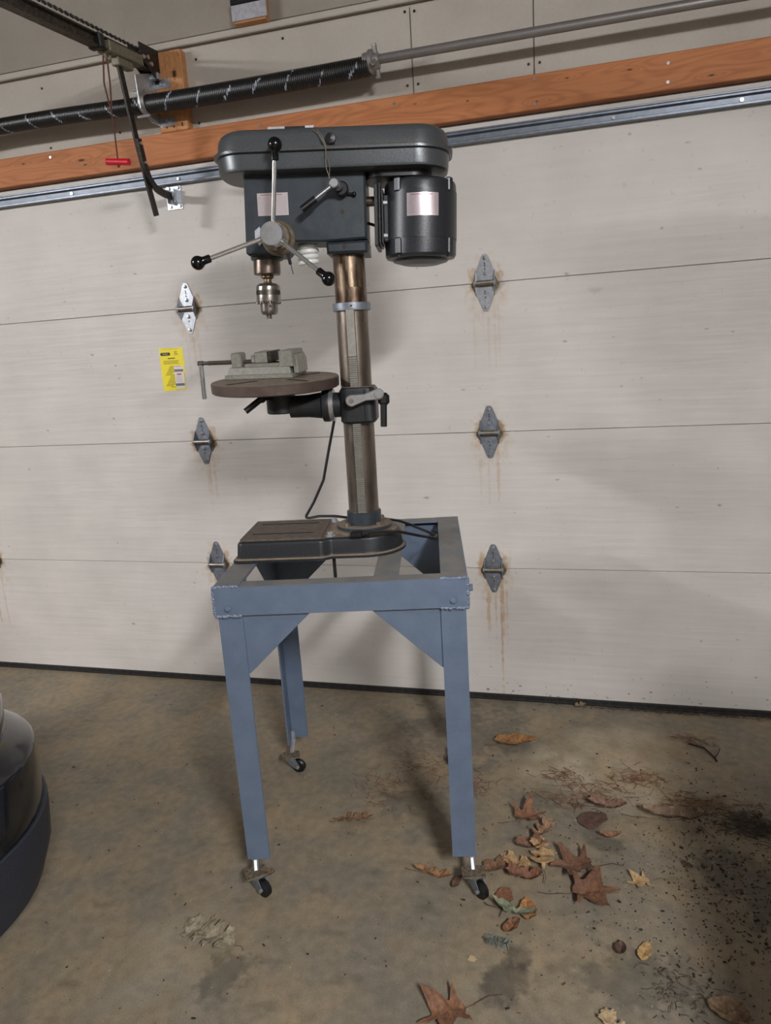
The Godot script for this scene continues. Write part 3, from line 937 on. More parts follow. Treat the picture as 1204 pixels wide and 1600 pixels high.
func build_springs() -> void:
	var t := thing("torsion_spring", "pair of black torsion springs with white paint marks on a steel shaft", "door spring", Vector3(-1.0, 2.335, 0.125))
	put("spring", coil(0.010, 0.845, 0.0290, 0.0034, 0.004, 1), M.spring, t)
	put("spring", coil(-0.012, -1.2, 0.0255, 0.0034, -0.012, 3), M.spring, t)
	put("shaft", MB.new().solid(rod(Vector3(-1.4, 0.016, 0), Vector3(2.4, 0.016, 0), 0.0145, 24), at(0, 0, 0)), M.shaft, t)
	# winding cone at the right spring's end
	var cone := MB.new()
	var zx := rot(Vector3.BACK, -90)
	cone.solid(lathe([[0.028, -0.02], [0.030, -0.004], [0.036, 0.0], [0.036, 0.012], [0.026, 0.016], [0.024, 0.032], [0.017, 0.034]], 28), Transform3D(zx.basis, Vector3(0.845, 0.012, 0)))
	for k in 4:
		var an := TAU * k / 4 + 0.4
		var dv := Vector3(0, cos(an), sin(an))
		cone.solid(lathe([[0.009, 0.018], [0.009, 0.046], [0.007, 0.05], [0.004, 0.05], [0.004, 0.044]], 14), along(Vector3(0.867, 0.012, 0), dv))
	put("winding_cone", cone, M.cast_zinc, t)
	for s in [0.02, -0.045]:
		pass
	# centre bracket: plate on edge with a bearing ring, feet screwed to the board
	var br := MB.new()
	br.solid(prism(PackedVector2Array([Vector2(-0.086, 0.13), Vector2(-0.086, -0.05), Vector2(-0.03, -0.052), Vector2(0.038, -0.02), Vector2(0.045, 0.03), Vector2(0.048, 0.085)]), 0.003), Transform3D(Basis(Vector3(0, 0, 1), Vector3(0, 1, 0), Vector3(-1, 0, 0)), Vector3(0.0, 0.0, 0.0)), 15.0)
	br.solid(box(Vector3(0.06, 0.03, 0.003)), at(0.03, 0.09, -0.0855))
	br.solid(box(Vector3(0.06, 0.034, 0.003)), at(0.03, -0.036, -0.0855))
	var brn := put("centre_bracket", br, M.galv, t)
	for p in [Vector3(0.03, 0.09, -0.082), Vector3(0.032, -0.036, -0.082)]:
		put("bolt", MB.new().solid(cyl(0.010, 0.01, 6), rot(Vector3.RIGHT, 90, p)), M.chrome, brn)
	put("bearing_ring", MB.new().solid(lathe([[0.030, -0.012], [0.036, -0.012], [0.039, -0.006], [0.039, 0.006], [0.036, 0.012], [0.030, 0.012]], 28), Transform3D(zx.basis, Vector3(0.0, 0.006, 0))), M.cast_zinc, t)
	for p in [Vector3(-0.01, 0.05, 0.012), Vector3(0.0, -0.040, 0.014)]:
		put("stud", MB.new().solid(rod(p + Vector3(-0.03, 0, 0), p + Vector3(0.02, 0, 0), 0.0045, 8)), M.galv, t)

# ---------------------------------------------------------------- car corner at the left edge
func car_ring(y: float, out: float, zfront: float) -> PackedVector3Array:
	# plan outline at one height: x from the far side to the side near the press, rounded end towards the door
	var r := PackedVector3Array()
	var xs := -0.70 + out
	var xf := -2.50 - out
	var ze := zfront - out
	var zb := 5.6
	var rad := 0.36
	for i in 13:
		var a := PI / 2 * i / 12.0
		r.append(Vector3(xs - rad + rad * cos(a), y, ze + rad - rad * sin(a)))
	for i in 9:    # slightly bowed end
		var k := (i + 1) / 10.0
		r.append(Vector3(lerpf(xs - rad, xf + rad, k), y, ze - 0.06 * sin(PI * k)))
	for i in 13:
		var a := PI / 2 + PI / 2 * i / 12.0
		r.append(Vector3(xf + rad + rad * cos(a), y, ze + rad - rad * sin(a)))
	r.append(Vector3(xf, y, 3.0))
	r.append(Vector3(xf, y, zb))
	r.append(Vector3(xs, y, zb))
	r.append(Vector3(xs, y, 3.0))
	return r

func car_loft(lv: Array) -> PackedVector3Array:
	var rings := []
	for l in lv:
		rings.append(car_ring(l[0], l[1], l[2] if l.size() > 2 else 1.235))
	return loft(rings)

func build_car() -> void:
	var c := thing("car", "rear corner of a dark parked car with textured lower bumper", "car", Vector3.ZERO)
	put("lower_bumper", MB.new().solid(car_loft([[0.19, -0.10], [0.20, -0.045], [0.215, -0.022], [0.29, -0.003], [0.35, 0.001], [0.391, 0.002], [0.3945, -0.001], [0.393, -0.10]]), Transform3D(), 32.0), M.clad, c)
	put("bumper", MB.new().solid(car_loft([[0.385, -0.06], [0.389, -0.005], [0.43, -0.003], [0.50, -0.001], [0.540, -0.003], [0.549, -0.008], [0.560, -0.020], [0.582, -0.040], [0.596, -0.065], [0.60, -0.13]]), Transform3D(), 28.0), M.car, c)
	put("body", MB.new().solid(car_loft([[0.30, -0.16], [0.58, -0.06], [0.595, -0.042], [0.66, -0.040], [0.76, -0.060, 1.25], [0.90, -0.12, 1.27], [1.02, -0.15, 1.30]]), Transform3D(), 30.0), M.car, c)
	put("window_band", MB.new().solid(car_loft([[1.02, -0.16, 1.30], [1.42, -0.28, 1.52]]), Transform3D(), 30.0), M.black, c)
	put("roof", MB.new().solid(car_loft([[1.41, -0.27, 1.50], [1.46, -0.30, 1.56], [1.50, -0.42, 1.72]]), Transform3D(), 40.0), M.car, c)
	for z in [2.15, 4.75]:
		for x in [-0.86, -2.34]:
			var wh := put("wheel", MB.new().solid(lathe([[0.20, -0.10], [0.31, -0.10], [0.34, -0.07], [0.34, 0.07], [0.31, 0.10], [0.20, 0.10]], 36), rot(Vector3.BACK, 90, Vector3(x, 0.34, z))), M.tyre, c)
			put("hub", MB.new().solid(lathe([[0.02, -0.09], [0.20, -0.07], [0.20, 0.07], [0.02, 0.09]], 28), rot(Vector3.BACK, 90, Vector3(x, 0.34, z))), M.galv_dull, wh)
	for x in [-0.98, -2.22]:
		put("tail_lamp", MB.new().solid(box(Vector3(0.16, 0.26, 0.06), 0.02), at(x, 0.88, 1.36)), M.lamp_red, c)

func build_cabinet() -> void:
	# stands just outside the frame on the right; it shades the floor there from the right-hand bulb
	var t := thing("storage_cabinet", "low grey metal storage cabinet by the right wall, its shadow falling across the floor", "cabinet", Vector3(1.575, 0, 2.5))
	put("body", MB.new().solid(box(Vector3(0.60, 1.22, 1.15), 0.006), at(0, 0.65, 0)), M.cabinet, t)
	put("plinth", MB.new().solid(box(Vector3(0.54, 0.06, 1.09)), at(0.02, 0.03, 0)), M.dark_steel, t)
	put("top", MB.new().solid(box(Vector3(0.64, 0.03, 1.19), 0.006), at(0, 1.265, 0)), M.cabinet, t)
	for z in [-0.285, 0.285]:
		var d := put("door", MB.new().solid(box(Vector3(0.018, 1.06, 0.55), 0.004), at(-0.309, 0.62, z)), M.cabinet, t)
		put("handle", MB.new().solid(rod(Vector3(-0.33, 0.66, z - signf(z) * 0.24), Vector3(-0.33, 0.80, z - signf(z) * 0.24), 0.006, 10)), M.chrome, d)

# ---------------------------------------------------------------- the welded stand
func angle_bar(a: Vector3, b: Vector3, u: Vector3, w: Vector3, lu: float, lw: float, th := 0.005) -> MB:
	# an L profile from a to b; its two flanges run from the corner along u and w
	var pr := [Vector2(0, 0), Vector2(lu, 0), Vector2(lu, th), Vector2(th, th), Vector2(th, lw), Vector2(0, lw)]
	var rings := []
	for e in [a, b]:
		var r := PackedVector3Array()
		for q in pr:
			r.append(e + u * q.x + w * q.y)
		rings.append(r)
	var t := loft(rings, false, false)
	for k in 2:
		var r: PackedVector3Array = rings[k]
		for q in [[0, 1, 2], [0, 2, 3], [0, 3, 5], [3, 4, 5]]:
			if k:
				t.append_array(PackedVector3Array([r[q[0]], r[q[1]], r[q[2]]]))
			else:
				t.append_array(PackedVector3Array([r[q[2]], r[q[1]], r[q[0]]]))
	return MB.new().solid(t, Transform3D(), 20.0)

func build_stand() -> void:
	var t := thing("machine_stand", "blue grey welded angle iron stand on four small casters under the press", "stand", Vector3(PRESS_AT.x, 0, PRESS_AT.z), YAW)
	var H := 0.87
	var L := -0.358
	var R := 0.274
	var F := 0.321
	var B := -0.321
	var X := Vector3.RIGHT
	var Y := Vector3.UP
	var Z := Vector3.BACK
	var fw := 0.066
	var vh := 0.074
	# rails: an angle on each side, flat flange on top
	put("rail", angle_bar(Vector3(L, H, F), Vector3(R, H, F), -Y, -Z, vh, 0.046), M.paint, t)
	put("rail", angle_bar(Vector3(L, H, B), Vector3(R, H, B), -Y, Z, vh, 0.05), M.paint, t)
	put("rail", angle_bar(Vector3(L - 0.001, H + 0.001, F - 0.004), Vector3(L - 0.001, H + 0.001, B + 0.002), -Y, X, vh, fw), M.paint, t)
	put("rail", angle_bar(Vector3(R + 0.001, H + 0.001, F - 0.004), Vector3(R + 0.001, H + 0.001, B + 0.002), -Y, -X, vh, fw), M.paint, t)
	# worn upper faces: thin wear layer of bare, dusty paint
	put("worn_top", MB.new().solid(box(Vector3(R - L - 2 * fw, 0.001, 0.042)), at((L + R) / 2, H + 0.0004, F - 0.024), 0.0), M.paint_top, t)
	put("worn_top", MB.new().solid(box(Vector3(R - L - 2 * fw, 0.001, 0.046)), at((L + R) / 2, H + 0.0004, B + 0.026), 0.0), M.paint_top, t)
	put("worn_top", MB.new().solid(box(Vector3(fw - 0.004, 0.001, F - B - 0.016)), at(L + fw / 2, H + 0.0014, 0), 0.0), M.paint_top, t)
	put("worn_top", MB.new().solid(box(Vector3(fw - 0.004, 0.001, F - B - 0.016)), at(R - fw / 2, H + 0.0014, 0), 0.0), M.paint_top, t)
	# flat bar across, under the press base
	put("cross_bar", MB.new().solid(box(Vector3(0.063, 0.006, F - B - 0.01), 0.001), at(0.0735, H - 0.0025, 0)), M.paint_top, t)
	# legs: angle iron, corner outwards, tucked inside the rails
	var i := 0.006
	var lw := 0.062
	var y0 := 0.0875
	var y1 := H - 0.006
	for s in [[L, F, X, -Z, 1.0], [R, F, -X, -Z, -1.0], [L, B, X, Z, 1.0], [R, B, -X, Z, -1.0]]:
		var cx: float = s[0] + i * s[4]
		var cz: float = s[1] + (-i if s[1] > 0 else i)
		put("leg", angle_bar(Vector3(cx, y0, cz), Vector3(cx, y1, cz), s[2], s[3], lw, lw), M.paint, t)
	# gussets: two triangular plates at each corner
	for sx in [-1.0, 1.0]:
		for sz in [-1.0, 1.0]:
			var ex: float = L if sx < 0 else R
			var ez: float = F if sz > 0 else B
			var g := PackedVector2Array([Vector2(0.012, -0.02), Vector2(0.255, -0.02), Vector2(0.255, -0.062), Vector2(0.071, -0.236), Vector2(0.012, -0.236)])
			put("gusset", MB.new().solid(prism(g, 0.005, 0.0008), Transform3D(Basis(X * -sx, Y, Z), Vector3(ex, H, ez - sz * 0.0145)), 20.0), M.paint, t)
			put("gusset", MB.new().solid(prism(g, 0.005, 0.0008), Transform3D(Basis(Z * -sz, Y, X), Vector3(ex - sx * 0.0145, H, ez)), 20.0), M.paint, t)
	# weld beads and bolt heads on the front corners and the right side
	for s in [[L, 1.0], [R, -1.0]]:
		var wb := MB.new()
		var x: float = s[0]
		var g: float = s[1]
		for k in 13:
			wb.solid(ball(rng.randf_range(0.0035, 0.0055), 8), at(x + g * (0.002 + k * 0.0052), H + 0.001 + rng.randf_range(-0.001, 0.001), F - 0.003 + rng.randf_range(-0.002, 0.002)), 60.0)
			wb.solid(ball(rng.randf_range(0.0035, 0.006), 8), at(x + g * (0.002 + k * 0.0052), H - vh - 0.001 + rng.randf_range(-0.002, 0.001), F - 0.002), 60.0)
			wb.solid(ball(rng.randf_range(0.0032, 0.005), 8), at(x + g * 0.0, H - k * 0.0058, F - 0.002 + rng.randf_range(-0.002, 0.001)), 60.0)
		put("weld_bead", wb, M.weld, t)
		put("bolt", MB.new().solid(lathe([[0.0085, 0.0], [0.0085, 0.006], [0.0065, 0.0075], [0.0005, 0.0078]], 6), rot(Vector3.RIGHT, 90, Vector3(x + g * 0.036, H - 0.054, F))), M.paint, t)
	put("bolt", MB.new().solid(cyl(0.009, 0.014, 6), rot(Vector3.BACK, 90, Vector3(R + 0.006, H - 0.034, F - 0.03))), M.paint, t)
	# the press hold-down stud seen below the base
	put("stud", MB.new().solid(cyl(0.0048, 0.17, 10), at(-0.084, H - 0.075, 0.079)), M.dark_steel, t)
	# casters; those in front trail to the right
	caster(t, Vector3(-0.336, 0, 0.299), Vector2(0.008, 0.032), 28.0, -36.0)
	caster(t, Vector3(0.256, 0, 0.299), Vector2(0.003, 0.040), 4.0, -52.0)
	caster(t, Vector3(-0.341, 0, -0.298), Vector2(0.0, 0.060), 12.0, -12.0)
	caster(t, Vector3(0.250, 0, -0.298), Vector2(0.0, 0.040), 8.0, 195.0)

func caster(stand: Node3D, p: Vector3, off: Vector2, turn: float, trail: float) -> void:
	var c := node("caster", stand)
	c.position = p
	var o := Vector3(off.x, 0, off.y)
	put("stem", MB.new().solid(tube(PackedVector3Array([o * 0.75 + Vector3(0, 0.058, 0), o * 0.08 + Vector3(0, 0.0835, 0), Vector3(0, 0.118, -0.004)]), 0.0075, 6), Transform3D(), 20.0).solid(cyl(0.012, 0.004, 16), at(o.x * 0.1, 0.084, o.z * 0.1 - 0.002)), M.galv, c)
	var pt := Basis(Vector3.UP, deg_to_rad(turn))
	put("plate", MB.new().solid(prism(rrect(0.062, 0.046, 0.008, 3), 0.003, 0.0005), Transform3D(pt * Basis(Vector3.RIGHT, Vector3.FORWARD, Vector3.UP), o + Vector3(0, 0.0595, 0))), M.rustmetal, c)
	for q in [[0.023, 0.016], [-0.023, 0.016], [0.023, -0.016], [-0.023, -0.016]]:
		put("hole", MB.new().solid(cyl(0.0032, 0.0006, 10), Transform3D(pt, o) * at(q[0], 0.0613, q[1])), M.gap, c)
	var ft := Transform3D(Basis(Vector3.UP, deg_to_rad(trail)), o)
	var fk := MB.new()
	fk.solid(cyl(0.019, 0.008, 20), at(0, 0.054, 0))
	for s in [-1.0, 1.0]:
		fk.solid(prism(PackedVector2Array([Vector2(-0.018, 0.057), Vector2(0.018, 0.057), Vector2(0.030, 0.036), Vector2(0.034, 0.022), Vector2(0.028, 0.015), Vector2(0.018, 0.017), Vector2(-0.006, 0.036)]), 0.0024), at(0, 0, s * 0.0125), 20.0)
	put("fork", fk, M.galv_dull, c, ft)
	put("wheel", MB.new().solid(lathe([[0.008, -0.0095], [0.020, -0.0095], [0.0235, -0.006], [0.0235, 0.006], [0.020, 0.0095], [0.008, 0.0095]], 28), rot(Vector3.RIGHT, 90, Vector3(0.028, 0.0235, 0))), M.black, c, ft)
	put("axle", MB.new().solid(cyl(0.005, 0.036, 10), rot(Vector3.RIGHT, 90, Vector3(0.028, 0.0235, 0))), M.galv, c, ft)

# ---------------------------------------------------------------- the drill press
func base_ring(y: float, i: float) -> PackedVector3Array:
	var r := PackedVector3Array()
	var hd := 0.130 - i
	var nd := 0.113 - i
	var lx := -0.358 + i
	var rc := 0.018
	for k in 7:      # front left corner
		var a := PI + PI / 2 * (-k / 6.0 + 1.0) - PI / 2
		r.append(Vector3(lx + rc - rc * cos(PI / 2 * k / 6.0), y, hd - rc + rc * sin(PI / 2 * k / 6.0)))
	for k in 9:      # shoulder from the wide part to the round part
		var t := k / 8.0
		r.append(Vector3(-0.112 + 0.036 * t - i * 0.4, y, lerpf(hd, nd, smoothstep(0.0, 1.0, t))))
	for k in 25:
		var a := PI / 2 - PI * k / 24.0
		r.append(Vector3(0.0 + nd * cos(a) + 0.002, y, nd * sin(a)))
	for k in 9:
		var t := 1.0 - k / 8.0
		r.append(Vector3(-0.112 + 0.036 * t - i * 0.4, y, -lerpf(hd, nd, smoothstep(0.0, 1.0, t))))
	for k in 7:
		r.append(Vector3(lx + rc - rc * sin(PI / 2 * k / 6.0), y, -(hd - rc + rc * cos(PI / 2 * k / 6.0))))
	return r

func cover_ring(y: float, i: float) -> PackedVector3Array:
	var r := PackedVector3Array()
	var x0 := -0.326 + i
	var x1 := 0.266 - i
	var hz := 0.108 - i
	var rc := maxf(0.088 - i, 0.02)
	for c in [[x1 - rc, hz - rc, 0], [x0 + rc, hz - rc, 1], [x0 + rc, -hz + rc, 2], [x1 - rc, -hz + rc, 3]]:
		for k in 13:
			var a: float = PI / 2 * (c[2] + k / 12.0)
			r.append(Vector3(c[0] + rc * cos(a), y, c[1] + rc * sin(a)))
	return r

func hexbolt(r: float, h: float) -> PackedVector3Array:
	return lathe([[r, 0.0], [r, h * 0.8], [r * 0.8, h], [r * 0.05, h]], 6)

func plate_tex(w: int, h: int, paper: Color, ink: Color, sd: int) -> StandardMaterial3D:
	var im := Image.create(w, h, false, Image.FORMAT_RGB8)
	im.fill(paper)
	var r := RandomNumberGenerator.new()
	r.seed = sd
	im.fill_rect(Rect2i(int(w * 0.12), int(h * 0.06), int(w * 0.7), int(h * 0.055)), ink)
	var y := int(h * 0.17)
	while y < h * 0.93:
		var x := int(w * 0.05)
		while x < w * 0.93:
			var l := r.randi_range(6, 22)
			im.fill_rect(Rect2i(x, y, mini(l, int(w * 0.95) - x), maxi(2, int(h * 0.022))), ink.lerp(paper, r.randf_range(0.3, 0.75)))
			x += l + r.randi_range(2, 5)
		y += int(h * 0.055)
	var m := std(Color.WHITE, 0.38, 0.35)
	m.albedo_texture = ImageTexture.create_from_image(im)
	return m

func build_press() -> void:
	var t := thing("drill_press", "dark grey drill press with belt cover, round table and side motor", "drill press", PRESS_AT, YAW)
	t.rotation = Vector3(0, YAW, deg_to_rad(-0.6))
	var X := Vector3.RIGHT
	var Z := Vector3.BACK
	# --- base
	var rings := []
	for l in [[0.0012, 0.0], [0.006, 0.0], [0.0085, 0.003], [0.011, 0.0085], [0.016, 0.010], [0.048, 0.0125], [0.0535, 0.0155], [0.056, 0.021]]:
		rings.append(base_ring(l[0], l[1]))
	var base := put("base", MB.new().solid(loft(rings), Transform3D(), 40.0), M.cast, t)
	var lip := []
	for l in [[0.0060, 0.0012], [0.0090, 0.0026], [0.0112, 0.0072], [0.0080, 0.0088]]:
		lip.append(base_ring(l[0], l[1]))
	put("dusty_lip", MB.new().solid(loft(lip, false, false), Transform3D(), 40.0, Color.WHITE, true), M.dust, base)
	# machined pad with two slots (built from strips around them)
	var pad := MB.new()
	var pz := [[-0.106, -0.071], [-0.055, 0.042], [0.058, 0.106]]
	for q in pz:
		pad.solid(box(Vector3(0.226, 0.009, q[1] - q[0])), at(-0.2235, 0.0575, (q[0] + q[1]) / 2), 0.0)
	for q in [[-0.071, -0.055], [0.042, 0.058]]:
		pad.solid(box(Vector3(0.022, 0.009, q[1] - q[0])), at(-0.3255, 0.0575, (q[0] + q[1]) / 2), 0.0)
		pad.solid(box(Vector3(0.03, 0.009, q[1] - q[0])), at(-0.1255, 0.0575, (q[0] + q[1]) / 2), 0.0)
	put("work_pad", pad, M.dusty, base)
	for z in [-0.063, 0.050]:
		put("slot", MB.new().solid(box(Vector3(0.1738, 0.006, 0.0158)), at(-0.2275, 0.0582, z), 0.0), M.slot, base)
	var top := []
	for l in [[0.0562, 0.0215], [0.0568, 0.024]]:
		var r := PackedVector3Array()
		for q in base_ring(l[0], l[1]):
			r.append(Vector3(maxf(q.x, -0.112), q.y, q.z))
		top.append(r)
	put("dusty_top", MB.new().solid(loft(top, false, true), Transform3D(), 30.0), M.dust, base)
	put("boss", MB.new().solid(lathe([[0.092, 0.055], [0.090, 0.060], [0.080, 0.062]], 40)), M.dust, base)
	for q in [Vector3(-0.089, 0.056, 0.079), Vector3(-0.1, 0.056, -0.088)]:
		put("bolt", MB.new().solid(cyl(0.013, 0.003, 20), at(q.x, q.y + 0.001, q.z)).solid(hexbolt(0.0095, 0.011), at(q.x, q.y + 0.001, q.z)), M.galv, base)
	# --- column foot
	var foot := put("column_foot", MB.new().solid(lathe([[0.0, 0.060], [0.076, 0.060], [0.078, 0.062], [0.078, 0.070], [0.075, 0.073], [0.053, 0.074], [0.0485, 0.078], [0.0485, 0.108], [0.0465, 0.110], [0.043, 0.110]], 48)), M.head, t)
	put("dusty_rim", MB.new().solid(lathe([[0.0765, 0.0705], [0.0752, 0.0735], [0.0545, 0.0745], [0.0545, 0.0735], [0.074, 0.0715]], 48), Transform3D(), 35.0, Color.WHITE, true), M.dust, foot)
	for k in 4:
		var a := PI / 4 + PI / 2 * k
		put("bolt", MB.new().solid(hexbolt(0.0085, 0.009), at(0.0635 * cos(a), 0.0735, 0.0635 * sin(a))), M.rustmetal, foot)
	# --- column: worn steel below, browner above the collar
	put("column", MB.new().solid(lathe([[0.0425, 0.10], [0.0425, 0.668]], 56)), M.column, t)
	tag(put("upper_column", MB.new().solid(lathe([[0.0424, 0.664], [0.0424, 0.83]], 56)), M.column_brown, t), "brown stained upper end of the column")
	# rack with teeth below y 0.535
	var rk := MB.new()
	rk.solid(box(Vector3(0.0225, 0.548, 0.012), 0.001), at(0.0, 0.385, 0.0455))
	rk.solid(box(Vector3(0.0225, 0.122, 0.006), 0.001), at(0.0, 0.598, 0.0525))
	var tooth := prism(PackedVector2Array([Vector2(-0.0022, 0.0), Vector2(0.0022, 0.0), Vector2(0.0010, 0.004), Vector2(-0.0010, 0.004)]), 0.0215)
	var y := 0.118
	while y < 0.535:
		rk.solid(tooth, Transform3D(Basis(Vector3(0, 1, 0), Vector3(0, 0, 1), Vector3(1, 0, 0)), Vector3(0, y, 0.0512)), 0.0)
		y += 0.0056
	put("rack", rk, M.rack, t)
	put("rack_collar", MB.new().solid(lathe([[0.042, 0.656], [0.0500, 0.656], [0.0508, 0.658], [0.0508, 0.674], [0.0500, 0.676], [0.042, 0.676]], 48)).solid(lathe([[0.0028, 0.0], [0.0028, 0.0012]], 10), rot(X, 90, Vector3(0.0, 0.667, 0.0504))), M.galv_dull, t)
	put("set_screw", MB.new().solid(cyl(0.0026, 0.001, 10), rot(X, 90, Vector3(0.004, 0.667, 0.0512))), M.gap, t)
	build_table(t)
	build_head(t)
	# --- power cord: hangs from behind the bracket, lies behind the base and loops round to the right
	var cb := MB.new()
	cb.solid(tube(curve([Vector3(-0.072, 0.40, -0.13), Vector3(-0.086, 0.357, -0.14), Vector3(-0.108, 0.272, -0.14), Vector3(-0.132, 0.175, -0.14), Vector3(-0.167, 0.107, -0.14), Vector3(-0.196, 0.062, -0.14), Vector3(-0.185, 0.060, -0.132), Vector3(-0.15, 0.068, -0.12), Vector3(-0.10, 0.070, -0.105), Vector3(-0.06, 0.066, -0.095), Vector3(0.0, 0.066, -0.10), Vector3(0.09, 0.035, -0.16), Vector3(0.121, 0.012, -0.20), Vector3(0.165, 0.010, -0.13), Vector3(0.204, 0.012, -0.055), Vector3(0.198, 0.013, -0.022), Vector3(0.155, 0.040, 0.045), Vector3(0.10, 0.066, 0.09), Vector3(0.05, 0.072, 0.108), Vector3(0.012, 0.072, 0.112)], 0.008), 0.0042, 8))
	put("power_cord", cb, M.cable, t)
	put("plug", MB.new().solid(box(Vector3(0.034, 0.018, 0.02), 0.004), at(-0.012, 0.069, 0.113)).solid(lathe([[0.008, 0.0], [0.0055, 0.022]], 10), along(Vector3(0.002, 0.069, 0.113), Vector3(1, 0.1, 0))), M.black, t)
	# --- thin wire tied from the cover to the lever
	var w := MB.new()
	w.solid(tube(curve([Vector3(-0.075, 1.088, 0.06), Vector3(-0.06, 1.079, 0.098), Vector3(-0.044, 1.066, 0.111), Vector3(-0.030, 1.038, 0.119), Vector3(-0.026, 1.016, 0.119), Vector3(-0.020, 0.99, 0.116), Vector3(-0.024, 0.962, 0.117)], 0.008), 0.0009, 5))
	w.solid(tube(curve([Vector3(-0.06, 1.088, 0.05), Vector3(-0.048, 1.079, 0.098), Vector3(-0.036, 1.06, 0.112), Vector3(-0.026, 1.036, 0.12), Vector3(-0.029, 1.01, 0.119), Vector3(-0.029, 0.985, 0.117), Vector3(-0.022, 0.962, 0.117)], 0.008), 0.0009, 5))
	w.solid(tube(curve([Vector3(-0.04, 1.085, 0.085), Vector3(-0.046, 1.07, 0.111), Vector3(-0.034, 1.048, 0.114), Vector3(-0.026, 1.028, 0.122)], 0.008), 0.0008, 5))
	put("tie_wire", w, M.wire, t)

func build_table(t: Node3D) -> void:
	var X := Vector3.RIGHT
	# bracket that slides on the column
	var rings := []
	for l in [[0.361, 0.006], [0.367, 0.0], [0.449, 0.0], [0.457, 0.006]]:
		var r := PackedVector3Array()
		for q in rrect(0.098 - 2 * l[1], 0.118 - 2 * l[1], 0.022 - l[1] * 0.5):
			r.append(Vector3(q.x + 0.006, l[0], q.y + 0.004))
		rings.append(r)
	var br := MB.new().solid(loft(rings), Transform3D(), 40.0)
	br.solid(cyl(0.034, 0.045, 28, 0.002), rot(Vector3.BACK, 90, Vector3(-0.055, 0.410, 0.01)))
	br.solid(box(Vector3(0.004, 0.085, 0.01), 0.001), at(0.026, 0.408, 0.062))
	var brk := put("bracket", br, M.cast, t)
	put("dusty_top", MB.new().solid(prism(rrect(0.084, 0.1, 0.018), 0.0012), Transform3D(Basis(Vector3.RIGHT, Vector3.FORWARD, Vector3.UP), Vector3(0.006, 0.4574, 0.004))), M.dust, brk)
	# crank: bright link, boss, black drop handle
	var lk := MB.new()
	var a := Vector2(-0.006, 0.425)
	var b := Vector2(0.066, 0.439)
	var pl := PackedVector2Array()
	var dr := (b - a).normalized()
	var nn := Vector2(-dr.y, dr.x)
	for k in 9:
		var an := PI / 2 + PI * k / 8
		pl.append(a + (dr * cos(an) + nn * sin(an)) * 0.0155)
	pl.append(a.lerp(b, 0.5) - nn * 0.009)
	for k in 9:
		var an := -PI / 2 + PI * k / 8
		pl.append(b + (dr * cos(an) + nn * sin(an)) * 0.0145)
	pl.append(a.lerp(b, 0.5) + nn * 0.009)
	lk.solid(prism(pl, 0.012, 0.002), at(0, 0, 0.092), 30.0)
	lk.solid(cyl(0.012, 0.03, 20, 0.001), rot(X, 90, Vector3(a.x, a.y, 0.075)))
	var crank := put("crank", lk, M.steel, t)
	put("crank_screw", MB.new().solid(cyl(0.0058, 0.003, 16), rot(X, 90, Vector3(a.x, a.y, 0.0985))), M.rustmetal, crank)
	put("boss", MB.new().solid(cyl(0.0105, 0.006, 20, 0.001), rot(X, 90, Vector3(b.x, b.y, 0.1))), M.steel, crank)
	var kh := MB.new().solid(box(Vector3(0.03, 0.034, 0.022), 0.008), at(0.078, 0.424, 0.078))
	kh.solid(tube(PackedVector3Array([Vector3(0.0775, 0.418, 0.078), Vector3(0.076, 0.385, 0.078), Vector3(0.0745, 0.352, 0.078)]), 0.0088, 14))
	put("crank_handle", kh, M.black, crank)
	# tilting arm with its swivel flange and graduated ring
	var arm := MB.new()
	arm.solid(lathe([[0.03, 0.0], [0.045, 0.0], [0.0455, 0.003], [0.0455, 0.016], [0.044, 0.019], [0.036, 0.022], [0.031, 0.06], [0.030, 0.11]], 36), along(Vector3(-0.074, 0.4105, 0.01), -X))
	arm.solid(cyl(0.040, 0.064, 36, 0.003), at(-0.2105, 0.426, 0.008))
	put("arm", arm, M.cast, t)
	tag(put("tilt_scale", MB.new().solid(lathe([[0.03, 0.0], [0.0445, 0.0], [0.0445, 0.0115], [0.03, 0.0115]], 40), along(Vector3(-0.0625, 0.4105, 0.01), -X), 20.0), M.steel, t), "bright graduated ring")
	var lh := MB.new().solid(rod(Vector3(-0.236, 0.442, 0.04), Vector3(-0.255, 0.438, 0.062), 0.0075))
	lh.solid(rod(Vector3(-0.249, 0.441, 0.068), Vector3(-0.293, 0.409, 0.082), 0.0085))
	lh.solid(ball(0.011, 14), at(-0.25, 0.439, 0.062))
	put("table_lock", lh, M.black, t)
	# round table, tipped a little towards the camera
	var tx := rot(X, 3.7, Vector3(-0.2225, 0.4885, 0.0))
	var tb := put("table", MB.new().solid(lathe([[0.04, -0.028], [0.171, -0.028], [0.1745, -0.0255], [0.1750, -0.003], [0.1735, -0.0008], [0.172, 0.0]], 80), Transform3D(), 30.0), M.table, t, tx)
	put("table_face", MB.new().solid(lathe([[0.1735, -0.0006], [0.172, 0.0004]], 80), Transform3D(), 30.0), M.table_top, tb)
	for k in 4:
		put("slot", MB.new().solid(prism(rrect(0.095, 0.013, 0.006, 4), 0.001), Transform3D(Basis(Vector3.UP, PI / 4 + PI / 2 * k) * Basis(Vector3.RIGHT, PI / 2), Vector3(0.105 * cos(PI / 4 + PI / 2 * k), 0.0006, -0.105 * sin(PI / 4 + PI / 2 * k))), 0.0), M.slot, tb)

